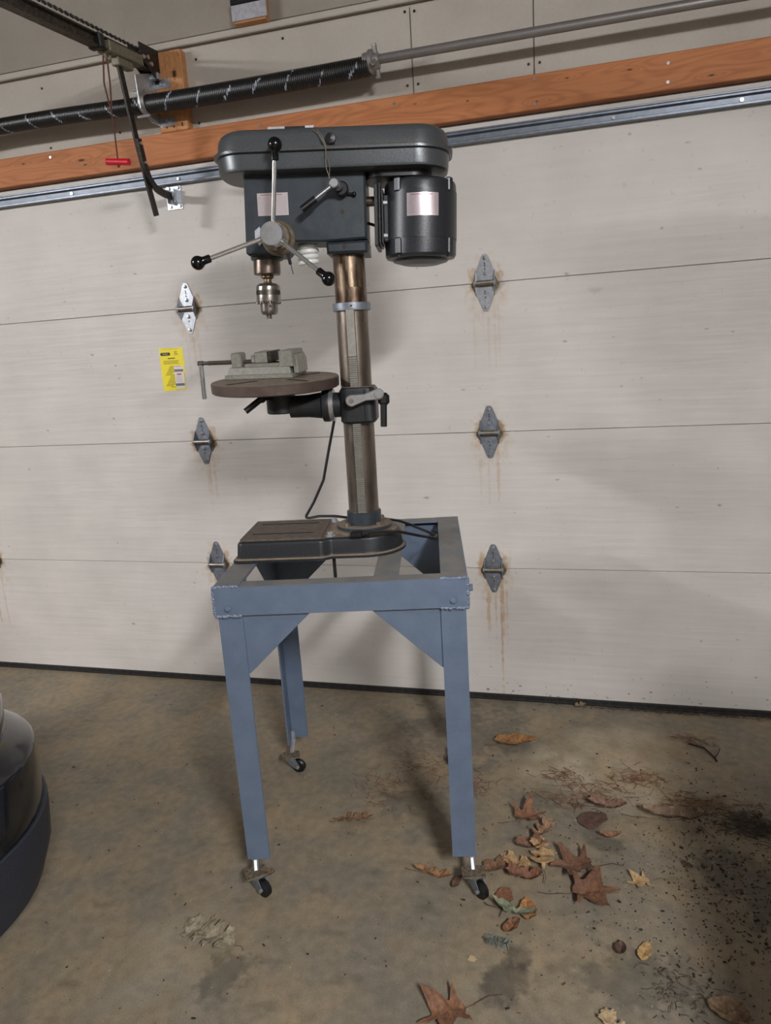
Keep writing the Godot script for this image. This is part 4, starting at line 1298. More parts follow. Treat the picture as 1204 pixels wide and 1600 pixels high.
func build_head(t: Node3D) -> void:
	var X := Vector3.RIGHT
	var Z := Vector3.BACK
	var hx := Transform3D(Basis(Z, deg_to_rad(-1.8)), Vector3.ZERO)
	hx.origin = Vector3(0, 0.81, 0) - hx.basis * Vector3(0, 0.81, 0)
	# cast head
	var poly := PackedVector2Array([Vector2(-0.2535, 0.992), Vector2(0.054, 0.992), Vector2(0.0545, 0.83), Vector2(-0.0495, 0.825), Vector2(-0.1385, 0.8265), Vector2(-0.158, 0.803), Vector2(-0.166, 0.798), Vector2(-0.252, 0.797), Vector2(-0.2585, 0.803)])
	var hm := MB.new().solid(prism(poly, 0.118, 0.005), Transform3D(), 28.0)
	hm.solid(prism(PackedVector2Array([Vector2(-0.0495, 0.8225), Vector2(0.0555, 0.826), Vector2(0.056, 0.796), Vector2(-0.0485, 0.795)]), 0.128, 0.006), Transform3D(), 28.0)
	hm.solid(cyl(0.043, 0.02, 36, 0.003), at(-0.2165, 0.800, 0))
	var head := put("head", hm, M.head, t, hx)
	for p in [Vector2(-0.006, 0.896), Vector2(-0.002, 0.812)]:
		put("set_screw", MB.new().solid(cyl(0.0055, 0.002, 14), rot(X, 90, Vector3(p.x, p.y, 0.0595 if p.y > 0.85 else 0.0642))), M.gap, head)
	put("lock_pin", MB.new().solid(rod(Vector3(-0.013, 0.937, 0.066), Vector3(0.024, 0.9345, 0.066), 0.0032, 10)).solid(ball(0.0062, 12), at(0.026, 0.9343, 0.065)).solid(rod(Vector3(0.026, 0.934, 0.055), Vector3(0.026, 0.934, 0.066), 0.004, 10)), M.black, head)
	var pm := plate_tex(256, 176, rgb8(190, 182, 182), rgb8(170, 128, 130), 7)
	var pb := MB.new().solid(box(Vector3(0.0785, 0.0535, 0.0008)), at(0, 0, 0), 0.0)
	for i in pb.P.size():
		pb.U[i] = Vector2(pb.P[i].x / 0.0785 + 0.5, 0.5 - pb.P[i].y / 0.0535)
	tag(put("speed_plate", pb, pm, head, rot(Z, 0.4, Vector3(-0.1815, 0.918, 0.0594))), "silver plate with fine reddish print")
	put("depth_mark", MB.new().solid(prism(PackedVector2Array([Vector2(-0.232, 0.852), Vector2(-0.219, 0.862), Vector2(-0.214, 0.85), Vector2(-0.214, 0.834), Vector2(-0.232, 0.83)]), 0.001), at(0, 0.004, 0.0595), 0.0).solid(prism(PackedVector2Array([Vector2(-0.228, 0.827), Vector2(-0.212, 0.827), Vector2(-0.222, 0.815)]), 0.001), at(0.0, 0.004, 0.0595), 0.0), M.alu, head)
	# quill, spindle, chuck
	var qx := -0.2185
	put("quill", MB.new().solid(lathe([[0.030, 0.80], [0.0355, 0.80], [0.0355, 0.757], [0.034, 0.754], [0.012, 0.754]], 40), at(qx, 0, 0)), M.quill, t, hx)
	put("spindle", MB.new().solid(lathe([[0.017, 0.755], [0.017, 0.747], [0.014, 0.744], [0.0105, 0.743], [0.0105, 0.736], [0.012, 0.735], [0.0105, 0.728]], 24), at(qx, 0, 0)), M.brass, t, hx)
	var ck := MB.new().solid(lathe([[0.016, 0.7315], [0.024, 0.7315], [0.0305, 0.7265], [0.0320, 0.723], [0.0320, 0.714], [0.0312, 0.7135], [0.0312, 0.702], [0.0325, 0.7015], [0.0330, 0.686], [0.0320, 0.684], [0.0235, 0.684], [0.0235, 0.662], [0.0215, 0.655], [0.018, 0.6515], [0.006, 0.6515]], 44), at(qx, 0, 0))
	var tooth := box(Vector3(0.004, 0.006, 0.003), 0.0008)
	for k in 30:
		var a := TAU * k / 30
		ck.solid(tooth, Transform3D(Basis(Vector3.UP, -a), Vector3(qx + 0.0306 * cos(a), 0.6825, 0.0306 * sin(a))), 0.0)
	var chuck := put("chuck", ck, M.chuck, t, hx)
	var kn := MB.new()
	for k in 60:
		var a := TAU * k / 60
		kn.solid(box(Vector3(0.0012, 0.0105, 0.0016)), Transform3D(Basis(Vector3.UP, -a), Vector3(qx + 0.0314 * cos(a), 0.7078, 0.0314 * sin(a))), 0.0)
	put("knurl", kn, M.dark_steel, chuck)
	for k in 3:
		var a := TAU * k / 3 + 0.9
		put("jaw", MB.new().solid(box(Vector3(0.007, 0.014, 0.0045), 0.001), Transform3D(Basis(Vector3.UP, -a), Vector3(qx + 0.0055 * cos(a), 0.648, 0.0055 * sin(a)))), M.chuck, chuck)
	put("key_hole", MB.new().solid(cyl(0.0036, 0.002, 12), along(Vector3(qx + 0.008, 0.673, 0.0220), Vector3(0.3, 0, 1))), M.gap, chuck)
	# feed hub with three bright arms
	var hc := Vector3(-0.171, 0.8355, 0)
	var fz := rot(X, 90)
	put("depth_ring", MB.new().solid(lathe([[0.02, 0.055], [0.0425, 0.055], [0.0425, 0.066], [0.040, 0.068], [0.040, 0.074], [0.036, 0.077], [0.0355, 0.096], [0.033, 0.099], [0.028, 0.099]], 44), Transform3D(fz.basis, hc)), M.rustmetal, t, hx)
	put("feed_hub", MB.new().solid(lathe([[0.026, 0.09], [0.026, 0.105], [0.0285, 0.108], [0.0285, 0.146], [0.0270, 0.149], [0.001, 0.1495]], 44), Transform3D(fz.basis, hc)), M.steel, t, hx)
	for e in [Vector3(-0.149, 1.0305, 0.158), Vector3(-0.355, 0.771, 0.158), Vector3(-0.034, 0.7255, 0.158)]:
		var d: Vector3 = (e - hc - Vector3(0, 0, 0.128)).normalized()
		var s: Vector3 = hc + Vector3(0, 0, 0.128) + d * 0.022
		var arm := put("feed_arm", MB.new().solid(rod(s, e - d * 0.012, 0.0056, 18)), M.chrome, t, hx)
		put("knob", MB.new().solid(ball(0.0172, 28), at(e.x, e.y, e.z)).solid(lathe([[0.0075, -0.034], [0.0098, -0.032], [0.0098, -0.016], [0.013, -0.01]], 24), along(e, d)), M.ball, arm)
	# little pointer clip and wire under the hub
	put("pointer", MB.new().solid(box(Vector3(0.008, 0.028, 0.006), 0.001), rot(Z, 12, Vector3(-0.147, 0.786, 0.058))).solid(rod(Vector3(-0.144, 0.775, 0.058), Vector3(-0.138, 0.748, 0.058), 0.0011, 6)), M.black, t, hx)
	# tension lever
	var lv := MB.new().solid(cyl(0.0175, 0.03, 28, 0.003), rot(X, 90, Vector3(-0.004, 0.945, 0.070)))
	lv.solid(cyl(0.012, 0.02, 24), rot(X, 90, Vector3(-0.010, 0.948, 0.09)))
	var lvn := put("tension_lever", lv, M.black, t, hx)
	var s0 := Vector3(-0.018, 0.9515, 0.106)
	var s1 := Vector3(-0.070, 0.914, 0.112)
	var s2 := Vector3(-0.099, 0.893, 0.115)
	put("lever_rod", MB.new().solid(rod(s0, s1, 0.0048)).solid(cyl(0.0115, 0.018, 22, 0.002), rot(X, 90, Vector3(s0.x, s0.y, 0.108))), M.steel, lvn)
	put("grip", MB.new().solid(rod(s1.lerp(s0, 0.1), s2, 0.0085, 14)), M.black, lvn)
	# worklamp: spiral tube hanging under the head
	var hel := PackedVector3Array()
	for k in 100:
		var u := k / 99.0
		hel.append(Vector3(-0.106 + 0.022 * cos(u * TAU * 3.4 + 0.5), 0.824 - 0.045 * u, 0.022 * sin(u * TAU * 3.4 + 0.5)))
	tag(put("work_light", MB.new().solid(tube(hel, 0.0064, 10)).solid(cyl(0.016, 0.03, 20), at(-0.106, 0.838, 0)), M.cfl, t, hx), "unlit white spiral bulb under the head")
	# belt cover: lower tray, lipped lid
	var tray := []
	for l in [[0.987, 0.012], [0.990, 0.006], [0.996, 0.004], [1.026, 0.003]]:
		tray.append(cover_ring(l[0], l[1]))
	put("cover_tray", MB.new().solid(loft(tray), Transform3D(), 35.0), M.hammer, t, hx)
	var lid := []
	for l in [[1.0265, -0.002], [1.028, -0.006], [1.034, -0.006], [1.0365, -0.001], [1.038, 0.003], [1.066, 0.007], [1.077, 0.013], [1.084, 0.023], [1.0875, 0.037], [1.0885, 0.05]]:
		lid.append(cover_ring(l[0], l[1]))
	var lidn := put("cover_lid", MB.new().solid(loft(lid), Transform3D(), 38.0), M.hammer, t, hx)
	var lt := []
	for l in [[1.0846, 0.0245], [1.0880, 0.037], [1.0890, 0.05]]:
		lt.append(cover_ring(l[0], l[1]))
	put("dusty_top", MB.new().solid(loft(lt, false, true), Transform3D(), 38.0, Color.WHITE, true), M.cover_top, lidn)
	var lp := []
	for l in [[1.0342, -0.0066], [1.0370, -0.0016], [1.0384, 0.0026]]:
		lp.append(cover_ring(l[0], l[1]))
	put("dusty_lip", MB.new().solid(loft(lp, false, false), Transform3D(), 38.0, Color.WHITE, true), M.cover_top, lidn)
	put("lid_knob", MB.new().solid(lathe([[0.006, 0.0], [0.006, 0.008], [0.0125, 0.011], [0.0135, 0.018], [0.0120, 0.024], [0.0005, 0.026]], 24), Transform3D(fz.basis, Vector3(-0.022, 1.050, 0.098))), M.black, lidn)
	put("top_label", MB.new().solid(box(Vector3(0.115, 0.005, 0.05)), at(-0.125, 1.0912, 0.042), 0.0), M.black, lidn)
	put("label_end", MB.new().solid(box(Vector3(0.042, 0.0056, 0.0505)), at(-0.162, 1.0913, 0.042), 0.0).solid(box(Vector3(0.022, 0.0056, 0.0505)), at(-0.079, 1.0913, 0.042), 0.0), M.alu, lidn)
	put("belt_guard", MB.new().solid(prism(rrect(0.17, 0.14, 0.05), 0.02, 0.002), Transform3D(Basis(X, Vector3.FORWARD, Vector3.UP), Vector3(0.135, 0.981, 0.0))), M.black, t, hx)
	# motor
	var mc := Vector3(0.190, 0, 0)
	var mo := MB.new().solid(lathe([[0.02, 0.968], [0.080, 0.968], [0.0885, 0.9635], [0.0915, 0.957], [0.0925, 0.940], [0.0925, 0.9392], [0.0938, 0.939], [0.0938, 0.826], [0.0925, 0.8258], [0.0925, 0.822], [0.0918, 0.790], [0.088, 0.783], [0.074, 0.781], [0.070, 0.775], [0.045, 0.768], [0.03, 0.7665]], 64), at(mc.x, 0, 0), 24.0)
	var motor := put("motor", mo, M.motor, t, hx)
	for yy in [[0.935, 0.968], [0.788, 0.828]]:
		for k in 4:
			var a := PI / 4 + PI / 2 * k - 0.14
			put("bolt_lug", MB.new().solid(box(Vector3(0.014, yy[1] - yy[0], 0.018), 0.003), Transform3D(Basis(Vector3.UP, -a), Vector3(mc.x + 0.0905 * cos(a), (yy[0] + yy[1]) / 2, 0.0905 * sin(a)))), M.motor, motor)
			if yy[0] < 0.8:
				put("bolt", MB.new().solid(cyl(0.0038, 0.008, 8), at(mc.x + 0.088 * cos(a), 0.785, 0.088 * sin(a))), M.black, motor)
	var np := MB.new()
	var q := PackedVector3Array()
	var uv := PackedVector2Array()
	var n := 14
	for k in n:
		var a0 := PI / 2 - deg_to_rad(lerpf(-20.0, 29.0, float(k) / n))
		var a1 := PI / 2 - deg_to_rad(lerpf(-20.0, 29.0, float(k + 1) / n))
		var r := 0.0945
		quad(q, Vector3(mc.x + r * cos(a0), 0.928, r * sin(a0)), Vector3(mc.x + r * cos(a1), 0.928, r * sin(a1)), Vector3(mc.x + r * cos(a1), 0.875, r * sin(a1)), Vector3(mc.x + r * cos(a0), 0.875, r * sin(a0)))
		var u0 := float(k) / n
		var u1 := float(k + 1) / n
		uv.append_array(PackedVector2Array([Vector2(u0, 0), Vector2(u1, 0), Vector2(u1, 1), Vector2(u0, 0), Vector2(u1, 1), Vector2(u0, 1)]))
	np.solid(q, Transform3D(), 40.0, Color.WHITE, true, uv)
	var nm := plate_tex(256, 176, rgb8(200, 190, 194), rgb8(172, 128, 136), 9)
	nm.metallic = 0.6
	nm.roughness = 0.32
	tag(put("rating_plate", np, nm, motor), "curved silver plate with fine reddish print")
	put("feet", MB.new().solid(box(Vector3(0.012, 0.11, 0.1), 0.002), at(0.104, 0.878, 0.0)), M.motor, motor)
	# sliding motor mount
	put("mount_plate", MB.new().solid(box(Vector3(0.010, 0.148, 0.13), 0.002), at(0.080, 0.884, 0)).solid(box(Vector3(0.005, 0.142, 0.12), 0.001), at(0.0885, 0.888, 0)).solid(box(Vector3(0.005, 0.125, 0.12), 0.001), at(0.0955, 0.882, 0)), M.cast, t, hx)
	put("slide_rod", MB.new().solid(rod(Vector3(0.04, 0.922, 0.03), Vector3(0.085, 0.922, 0.03), 0.012, 18)), M.quill, t, hx)
	for p in [Vector3(0.102, 0.914, 0.052), Vector3(0.102, 0.836, 0.052)]:
		put("mount_bolt", MB.new().solid(cyl(0.0058, 0.012, 6), rot(Z, 90, p)), M.galv, t, hx)
	put("motor_lead", MB.new().solid(tube(curve([Vector3(0.045, 0.878, 0.0), Vector3(0.07, 0.866, 0.03), Vector3(0.095, 0.855, 0.02)], 0.008), 0.0038, 8)), M.cable, t, hx)

# ---------------------------------------------------------------- vise on the table
func build_vise() -> void:
	var t := thing("drill_vise", "grey cast iron vise with bright crank handle lying on the round table", "vise")
	var pb := Basis.from_euler(Vector3(0, YAW, deg_to_rad(-0.6)))
	var px := Transform3D(pb, PRESS_AT)
	var tx := rot(Vector3.RIGHT, 3.7, Vector3(-0.2225, 0.4885, 0.0))
	var loc := Transform3D(Basis(Vector3.UP, deg_to_rad(-9.0)), Vector3(-0.038, 0.0008, -0.060))
	t.transform = px * tx * loc
	var bd := MB.new()
	# stepped bed
	bd.solid(box(Vector3(0.200, 0.013, 0.120), 0.002), at(0, 0.0065, 0))
	var rings := []
	for l in [[0.012, 0.0], [0.026, 0.004], [0.031, 0.006], [0.032, 0.008]]:
		var r := PackedVector3Array()
		for q in rrect(0.190 - 2 * l[1], 0.100 - 2 * l[1], 0.004):
			r.append(Vector3(q.x - 0.002, l[0], q.y))
		rings.append(r)
	bd.solid(loft(rings), Transform3D(), 30.0)
	for w in [-0.024, 0.034]:
		bd.solid(box(Vector3(0.104, 0.010, 0.020), 0.0015), at(0.008, 0.036, w), 30.0)
	# fixed jaw block and its rear step
	bd.solid(box(Vector3(0.040, 0.044, 0.092), 0.002), at(0.079, 0.0515, 0))
	bd.solid(prism(PackedVector2Array([Vector2(0.098, 0.012), Vector2(0.112, 0.012), Vector2(0.110, 0.050), Vector2(0.104, 0.062), Vector2(0.098, 0.064)]), 0.08, 0.001), Transform3D(), 30.0)
	# screw block
	bd.solid(box(Vector3(0.030, 0.042, 0.042), 0.004), at(-0.073, 0.050, 0.012))
	var body := put("body", bd, M.vise, t)
	put("channel", MB.new().solid(box(Vector3(0.12, 0.0012, 0.026)), at(-0.004, 0.0325, 0.005), 0.0), M.gap, body)
	var mj := MB.new().solid(box(Vector3(0.040, 0.031, 0.070), 0.003), at(0.006, 0.0565, 0.006))
	mj.solid(box(Vector3(0.022, 0.022, 0.05), 0.003), at(-0.018, 0.052, 0.006))
	put("moving_jaw", mj, M.vise, t)
	put("jaw_face", MB.new().solid(box(Vector3(0.012, 0.028, 0.074), 0.001), at(0.031, 0.0585, 0.006)), M.dark_steel, t)
	var sc := MB.new().solid(rod(Vector3(-0.192, 0.045, 0.012), Vector3(-0.01, 0.045, 0.012), 0.0055, 14))
	var k := -0.165
	while k < -0.02:
		sc.solid(lathe([[0.0048, -0.0009], [0.0066, 0.0], [0.0048, 0.0009]], 14), rot(Vector3.BACK, 90, Vector3(k, 0.045, 0.012)), 0.0)
		k += 0.0026
	sc.solid(cyl(0.0075, 0.016, 16, 0.001), rot(Vector3.BACK, 90, Vector3(-0.190, 0.045, 0.012)))
	put("screw", sc, M.chuck, t)
	put("crank_handle", MB.new().solid(lathe([[0.0055, 0.0], [0.0072, -0.004], [0.0072, -0.095], [0.0062, -0.099], [0.0005, -0.0995]], 20), rot(Vector3.BACK, -1.0, Vector3(-0.190, 0.043, 0.012))), M.chrome, t)

# ---------------------------------------------------------------- leaves and litter
func lin(c: Color) -> Color:
	return c.srgb_to_linear()

func dull(c: Color) -> Color:   # leaves are duller than their first estimate
	return c.lerp(Color(c.get_luminance(), c.get_luminance(), c.get_luminance()), 0.16).lightened(0.07) * Color(1.0, 1.0, 0.95)

func leaf_sheet(outline: PackedVector2Array, len: float, c: Color, c2: Color, curl: float, fold: float, sd: int) -> MB:
	# outline round a midrib along +x (0..1), filled with rings towards the midrib; height is a bent surface
	var n := outline.size()
	var q := PackedVector3Array()
	var cols := PackedColorArray()
	var f := FastNoiseLite.new()
	f.seed = sd
	f.frequency = 2.2
	var ringn := 5
	var hh := func(p: Vector2) -> float:
		return absf(p.y) * fold + curl * (p.x - 0.5) * (p.x - 0.5) * 1.3 + curl * p.y * p.y * 1.6 + 0.10 * (f.get_noise_2d(p.x, p.y) + 0.55)
	for i in n:
		var a := outline[i]
		var b := outline[(i + 1) % n]
		for k in ringn:
			var t0 := float(k) / ringn
			var t1 := float(k + 1) / ringn
			var ps := []
			for e in [[a, t0], [b, t0], [b, t1], [a, t1]]:
				var p: Vector2 = e[0]
				var mid := Vector2(clampf(p.x * 0.9 + 0.05, 0.05, 0.95), 0.0)
				ps.append(mid.lerp(p, 1.0 - e[1]))
			var vv := []
			for p in ps:
				vv.append(Vector3(p.x, maxf(hh.call(p), 0.0) + 0.012, p.y) * len)
			quad(q, vv[0], vv[1], vv[2], vv[3])
			var cc := c.lerp(c2, clampf(0.5 + f.get_noise_2d(ps[0].x * 3.0, ps[0].y * 3.0 + 5.0) * 1.4 + 0.2 * (t1 - 0.5), 0.0, 1.0))
			for j in 6:
				cols.append(cc)
	return MB.new().solid(q, Transform3D(), 60.0, Color.WHITE, true, PackedVector2Array(), cols)

func oak_outline(lobes: int, wide: float, deep: float, sd: int) -> PackedVector2Array:
	# round the leaf from the stem to the tip and back: lobes are fingers that lean forward, with sinuses between them
	var r := RandomNumberGenerator.new()
	r.seed = sd
	var half := []
	for side in 2:
		var p := PackedVector2Array([Vector2(0.0, 0.008), Vector2(0.07, 0.035)])
		var d := 0.80 / lobes
		for k in lobes:
			var t0 := 0.10 + d * k
			var env := sin(PI * clampf((k + 0.8) / (lobes + 0.6), 0.15, 0.85))
			var w := wide * lerpf(0.72, 1.0, env) * r.randf_range(0.88, 1.1)
			var s := maxf(w * (1.0 - deep), 0.025)
			p.append_array(PackedVector2Array([Vector2(t0 + 0.05 * d, s * 0.9), Vector2(t0 + 0.16 * d, lerpf(s, w, 0.45)), Vector2(t0 + 0.38 * d, w * 0.80), Vector2(t0 + 0.56 * d, w), Vector2(t0 + 0.66 * d, w * 0.84), Vector2(t0 + 0.86 * d, w * 0.93), Vector2(t0 + 0.80 * d, lerpf(s, w, 0.55)), Vector2(t0 + 0.86 * d, lerpf(s, w, 0.2)), Vector2(t0 + 0.95 * d, s)]))
		p.append_array(PackedVector2Array([Vector2(0.92, wide * 0.30), Vector2(0.955, wide * 0.34), Vector2(0.965, wide * 0.16), Vector2(1.0, 0.012)]))
		half.append(p)
	var out: PackedVector2Array = half[0]
	var b: PackedVector2Array = half[1]
	for i in b.size():
		var q := b[b.size() - 1 - i]
		out.append(Vector2(q.x, -q.y))
	# a point between neighbours keeps the bent surface smooth
	var fine := PackedVector2Array()
	for i in out.size():
		fine.append(out[i])
		fine.append(out[i].lerp(out[(i + 1) % out.size()], 0.5))
	return fine

func plain_outline(wide: float, sd: int) -> PackedVector2Array:
	var r := RandomNumberGenerator.new()
	r.seed = sd
	var p := PackedVector2Array()
	var n := 40
	for i in n:
		var a := TAU * i / n
		var x := 0.5 - 0.5 * cos(a)
		var y := wide * sin(a) * (1.15 - 0.45 * x) * r.randf_range(0.86, 1.06)
		p.append(Vector2(x + r.randf_range(-0.015, 0.015), y))
	return p

func maple_outline(sd: int, spike := 0.34) -> PackedVector2Array:
	var r := RandomNumberGenerator.new()
	r.seed = sd
	var p := PackedVector2Array()
	var lob := [[0.0, 0.62], [0.95, 0.56], [-0.95, 0.56], [1.95, 0.40], [-1.95, 0.40]]
	var n := 90
	for i in n:
		var a := -PI + TAU * (i + 0.5) / n
		var rad := 0.17
		for l in lob:
			var d := absf(wrapf(a - l[0], -PI, PI))
			rad = maxf(rad, l[1] * (1.0 - pow(d / 0.52, 0.75)) if d < 0.52 else 0.0)
			for s in [-1.0, 1.0]:
				var d2 := absf(wrapf(a - l[0] - s * 0.26, -PI, PI))
				if d2 < 0.2:
					rad = maxf(rad, l[1] * spike * (1.3 - d2 / 0.2))
		rad *= r.randf_range(0.95, 1.04)
		p.append(Vector2(0.36 + rad * cos(a), rad * sin(a)))
	return p

func leaf(label: String, x: float, z: float, turn: float, len: float, outline: PackedVector2Array, c: Color, c2: Color, curl: float, fold: float, sd: int, stem := 0.35, lift := 0.0, tilt := 0.0) -> void:
	var t := thing("oak_leaf" if label.contains("oak") else "leaf", label, "leaf", Vector3(x, lift, z), deg_to_rad(turn), "fallen leaves on the garage floor")
	t.rotation.x = deg_to_rad(tilt)
	put("blade", leaf_sheet(outline, len, lin(dull(c)), lin(dull(c2)), curl, fold, sd), M.leaf, t, at(-len * 0.45, 0, 0))
	if stem > 0.0:
		var st := MB.new().solid(tube(curve([Vector3(-0.40 * len, 0.012 * len + 0.0012, 0), Vector3(-(0.45 + stem * 0.5) * len, 0.004, 0.03 * len), Vector3(-(0.45 + stem) * len, 0.002, -0.02 * len)], 0.006), 0.0011, 6), Transform3D(), 40.0, lin(dull(c).darkened(0.35)))
		st.solid(tube(curve([Vector3(-0.42 * len, 0.012 * len, 0), Vector3(0.0, 0.014 * len + curl * 0.01 * len + 0.0012, 0), Vector3(0.42 * len, 0.016 * len + 0.001 + curl * 0.25 * len, 0)], 0.01), 0.0008, 5), Transform3D(), 40.0, lin(dull(c).darkened(0.2)))
		put("stem", st, M.leaf, t)

func needles(label: String, x: float, z: float, turn: float, lx: float, lz: float, count: int, c: Color, sd: int, sc := 1.0) -> void:
	var r := RandomNumberGenerator.new()
	r.seed = sd
	var mb := MB.new()
	for i in count:
		var p := Vector3(r.randfn(0, lx * 0.33), r.randf_range(0.001, 0.007), r.randfn(0, lz * 0.33))
		var a := r.randfn(0, 0.75)
		var l := r.randf_range(0.012, 0.05) * sc
		var d := Vector3(cos(a), r.randf_range(-0.06, 0.06), sin(a)) * l * 0.5
		var pts := PackedVector3Array([p - d, p + Vector3(r.randfn(0, 0.002), 0.001, r.randfn(0, 0.002)), p + d])
		for k in 3:
			pts[k].y = maxf(pts[k].y, 0.0009)
		mb.solid(tube(pts, r.randf_range(0.0005, 0.001), 3), Transform3D(), 0.0, lin(c.lightened(r.randf_range(0, 0.22)).darkened(r.randf_range(0, 0.35))))
	var o := put("pine_needles", mb, M.needle, self, Transform3D(Basis(Vector3.UP, deg_to_rad(turn)), Vector3(x, 0, z)))
	tag(o, label, "pine needles", "", "stuff")

func build_floor_litter() -> void:
	var rust_c := rgb8(150, 88, 48)
	var brown := rgb8(122, 74, 46)
	var dark := rgb8(92, 58, 40)
	var tanc := rgb8(190, 146, 92)
	var pale := rgb8(176, 160, 132)
	# [label, x, z, turn, length, kind, colours, curl, fold, stem]
	leaf("orange brown leaf lying alone near the door, right of the stand", 0.28, 0.325, 12, 0.15, plain_outline(0.26, 1), rgb8(176, 112, 46), rgb8(140, 88, 44), 0.25, 0.35, 1, 0.25)
	leaf("tan oak leaf with deep lobes standing out upright in the leaf cluster", 0.408, 0.905, 97, 0.135, oak_outline(3, 0.27, 0.84, 2), tanc, rgb8(180, 136, 88), 0.06, 0.03, 2, 0.32, 0.010)
	leaf("pale tan oak leaf on the left of the leaf cluster by the caster", 0.345, 0.935, 165, 0.095, oak_outline(2, 0.28, 0.8, 3), tanc, rgb8(170, 128, 86), 0.2, 0.2, 3, 0.2)
	leaf("pale brown curled oak leaf at the back of the leaf cluster", 0.405, 0.80, 60, 0.10, oak_outline(3, 0.28, 0.6, 4), rgb8(162, 126, 94), rgb8(140, 96, 66), 0.5, 0.35, 4, 0.0, 0.004)
	leaf("small reddish crumpled leaf in the middle of the leaf cluster", 0.365, 0.865, 10, 0.085, oak_outline(2, 0.3, 0.4, 5), rgb8(140, 88, 66), dark, 0.8, 0.5, 5, 0.0)
	leaf("red brown crumpled leaf at the front of the leaf cluster", 0.358, 0.99, 0, 0.10, oak_outline(3, 0.25, 0.3, 6), rgb8(140, 82, 52), rgb8(110, 62, 42), 0.7, 0.5, 6, 0.0)
	leaf("large brown leaf lying folded just right of the leaf cluster", 0.50, 0.92, 195, 0.165, maple_outline(7), brown, rgb8(108, 68, 46), 0.15, 0.25, 7, 0.32)
	leaf("large brown maple leaf with pointed lobes in front of the folded brown leaf", 0.535, 1.015, 8, 0.175, maple_outline(8, 0.36), rgb8(128, 76, 44), rgb8(106, 64, 42), 0.18, 0.15, 8, 0.32)
	leaf("small pale tan leaf with three points, right of the large brown leaves", 0.665, 0.945, 200, 0.085, maple_outline(9, 0.4), rgb8(188, 150, 104), tanc, 0.1, 0.1, 9, 0.4)
	leaf("orange brown maple leaf behind the leaf cluster, curled upward", 0.355, 0.74, 20, 0.14, maple_outline(10), rgb8(148, 92, 56), rgb8(120, 72, 46), 0.5, 0.35, 10, 0.2)
	leaf("pinkish brown curled leaf beside the pine needles", 0.585, 0.645, -4, 0.12, oak_outline(2, 0.2, 0.3, 11), rgb8(150, 106, 86), rgb8(116, 78, 62), 0.6, 0.6, 11, 0.5)
	leaf("flat dark red brown leaf pressed to the concrete", 0.545, 0.712, 40, 0.095, plain_outline(0.42, 12), rgb8(98, 62, 48), rgb8(84, 56, 46), 0.0, 0.0, 12, 0.0)
	leaf("long rolled tan leaf at the edge of the shadow on the right", 0.775, 0.672, -2, 0.18, plain_outline(0.13, 13), rgb8(150, 114, 86), rgb8(112, 84, 64), 0.4, 0.9, 13, 0.35)
	leaf("tiny orange brown leaf alone in the middle of the right floor", 0.592, 0.782, 15, 0.062, plain_outline(0.22, 14), rgb8(158, 100, 66), brown, 0.9, 0.7, 14, 0.15)
	leaf("long orange brown leaf just left of the right front caster", 0.115, 1.022, -10, 0.115, oak_outline(3, 0.16, 0.5, 15), rgb8(168, 110, 60), rgb8(130, 86, 50), 0.5, 0.4, 15, 0.25)
	leaf("brown leaf behind the right front caster", 0.285, 0.965, 30, 0.09, oak_outline(2, 0.3, 0.4, 16), rgb8(128, 84, 50), rgb8(106, 70, 46), 0.3, 0.3, 16, 0.0)
	leaf("narrow brown leaf standing on edge against the right front caster", 0.185, 1.045, 70, 0.05, plain_outline(0.2, 17), rgb8(108, 70, 46), dark, 0.4, 0.7, 17, 0.0, 0.006, 30)
	leaf("grey green curled leaf in the small clump in front of the caster", 0.345, 1.122, -15, 0.12, oak_outline(2, 0.16, 0.6, 18), rgb8(104, 112, 88), rgb8(130, 134, 106), 0.7, 0.4, 18, 0.2, 0.006)
	leaf("rust coloured leaf at the back of the small clump", 0.318, 1.072, 85, 0.065, plain_outline(0.4, 19), rgb8(142, 82, 46), rgb8(122, 72, 44), 0.2, 0.2, 19, 0.5)
	leaf("bright orange leaf on the right of the small clump", 0.382, 1.108, 100, 0.075, plain_outline(0.3, 20), rgb8(190, 124, 60), rgb8(158, 96, 50), 0.4, 0.3, 20, 0.0)
	leaf("dark orange leaf at the front of the small clump", 0.345, 1.165, 60, 0.06, plain_outline(0.28, 21), rgb8(160, 92, 40), dark, 0.4, 0.4, 21, 0.0)
	leaf("rust brown maple leaf with a curved stem at the bottom of the view", 0.232, 1.428, 215, 0.155, maple_outline(22, 0.36), rgb8(146, 90, 56), rgb8(122, 74, 48), 0.15, 0.15, 22, 0.4)
	leaf("small yellow torn leaf fragment on the lower right floor", 0.655, 1.18, 70, 0.058, plain_outline(0.28, 23), rgb8(186, 140, 70), tanc, 0.2, 0.2, 23, 0.0)
	leaf("small dark curled leaf fragment beside the yellow one", 0.602, 1.185, 80, 0.04, plain_outline(0.35, 24), rgb8(78, 58, 46), dark, 0.7, 0.6, 24, 0.0)
	leaf("tan folded leaf in the lower right corner of the floor", 0.815, 1.315, 150, 0.085, plain_outline(0.38, 25), rgb8(150, 114, 78), rgb8(118, 86, 60), 0.3, 0.4, 25, 0.3)
	leaf("pale leaf tip at the bottom edge of the view", 0.575, 1.385, 120, 0.07, oak_outline(2, 0.35, 0.6, 26), pale, tanc, 0.2, 0.2, 26, 0.2)
	leaf("large pale grey oak leaf lying flat in front of the left caster", -0.385, 1.335, 168, 0.17, oak_outline(4, 0.27, 0.6, 27), rgb8(158, 144, 120), rgb8(136, 122, 100), 0.08, 0.1, 27, 0.12)
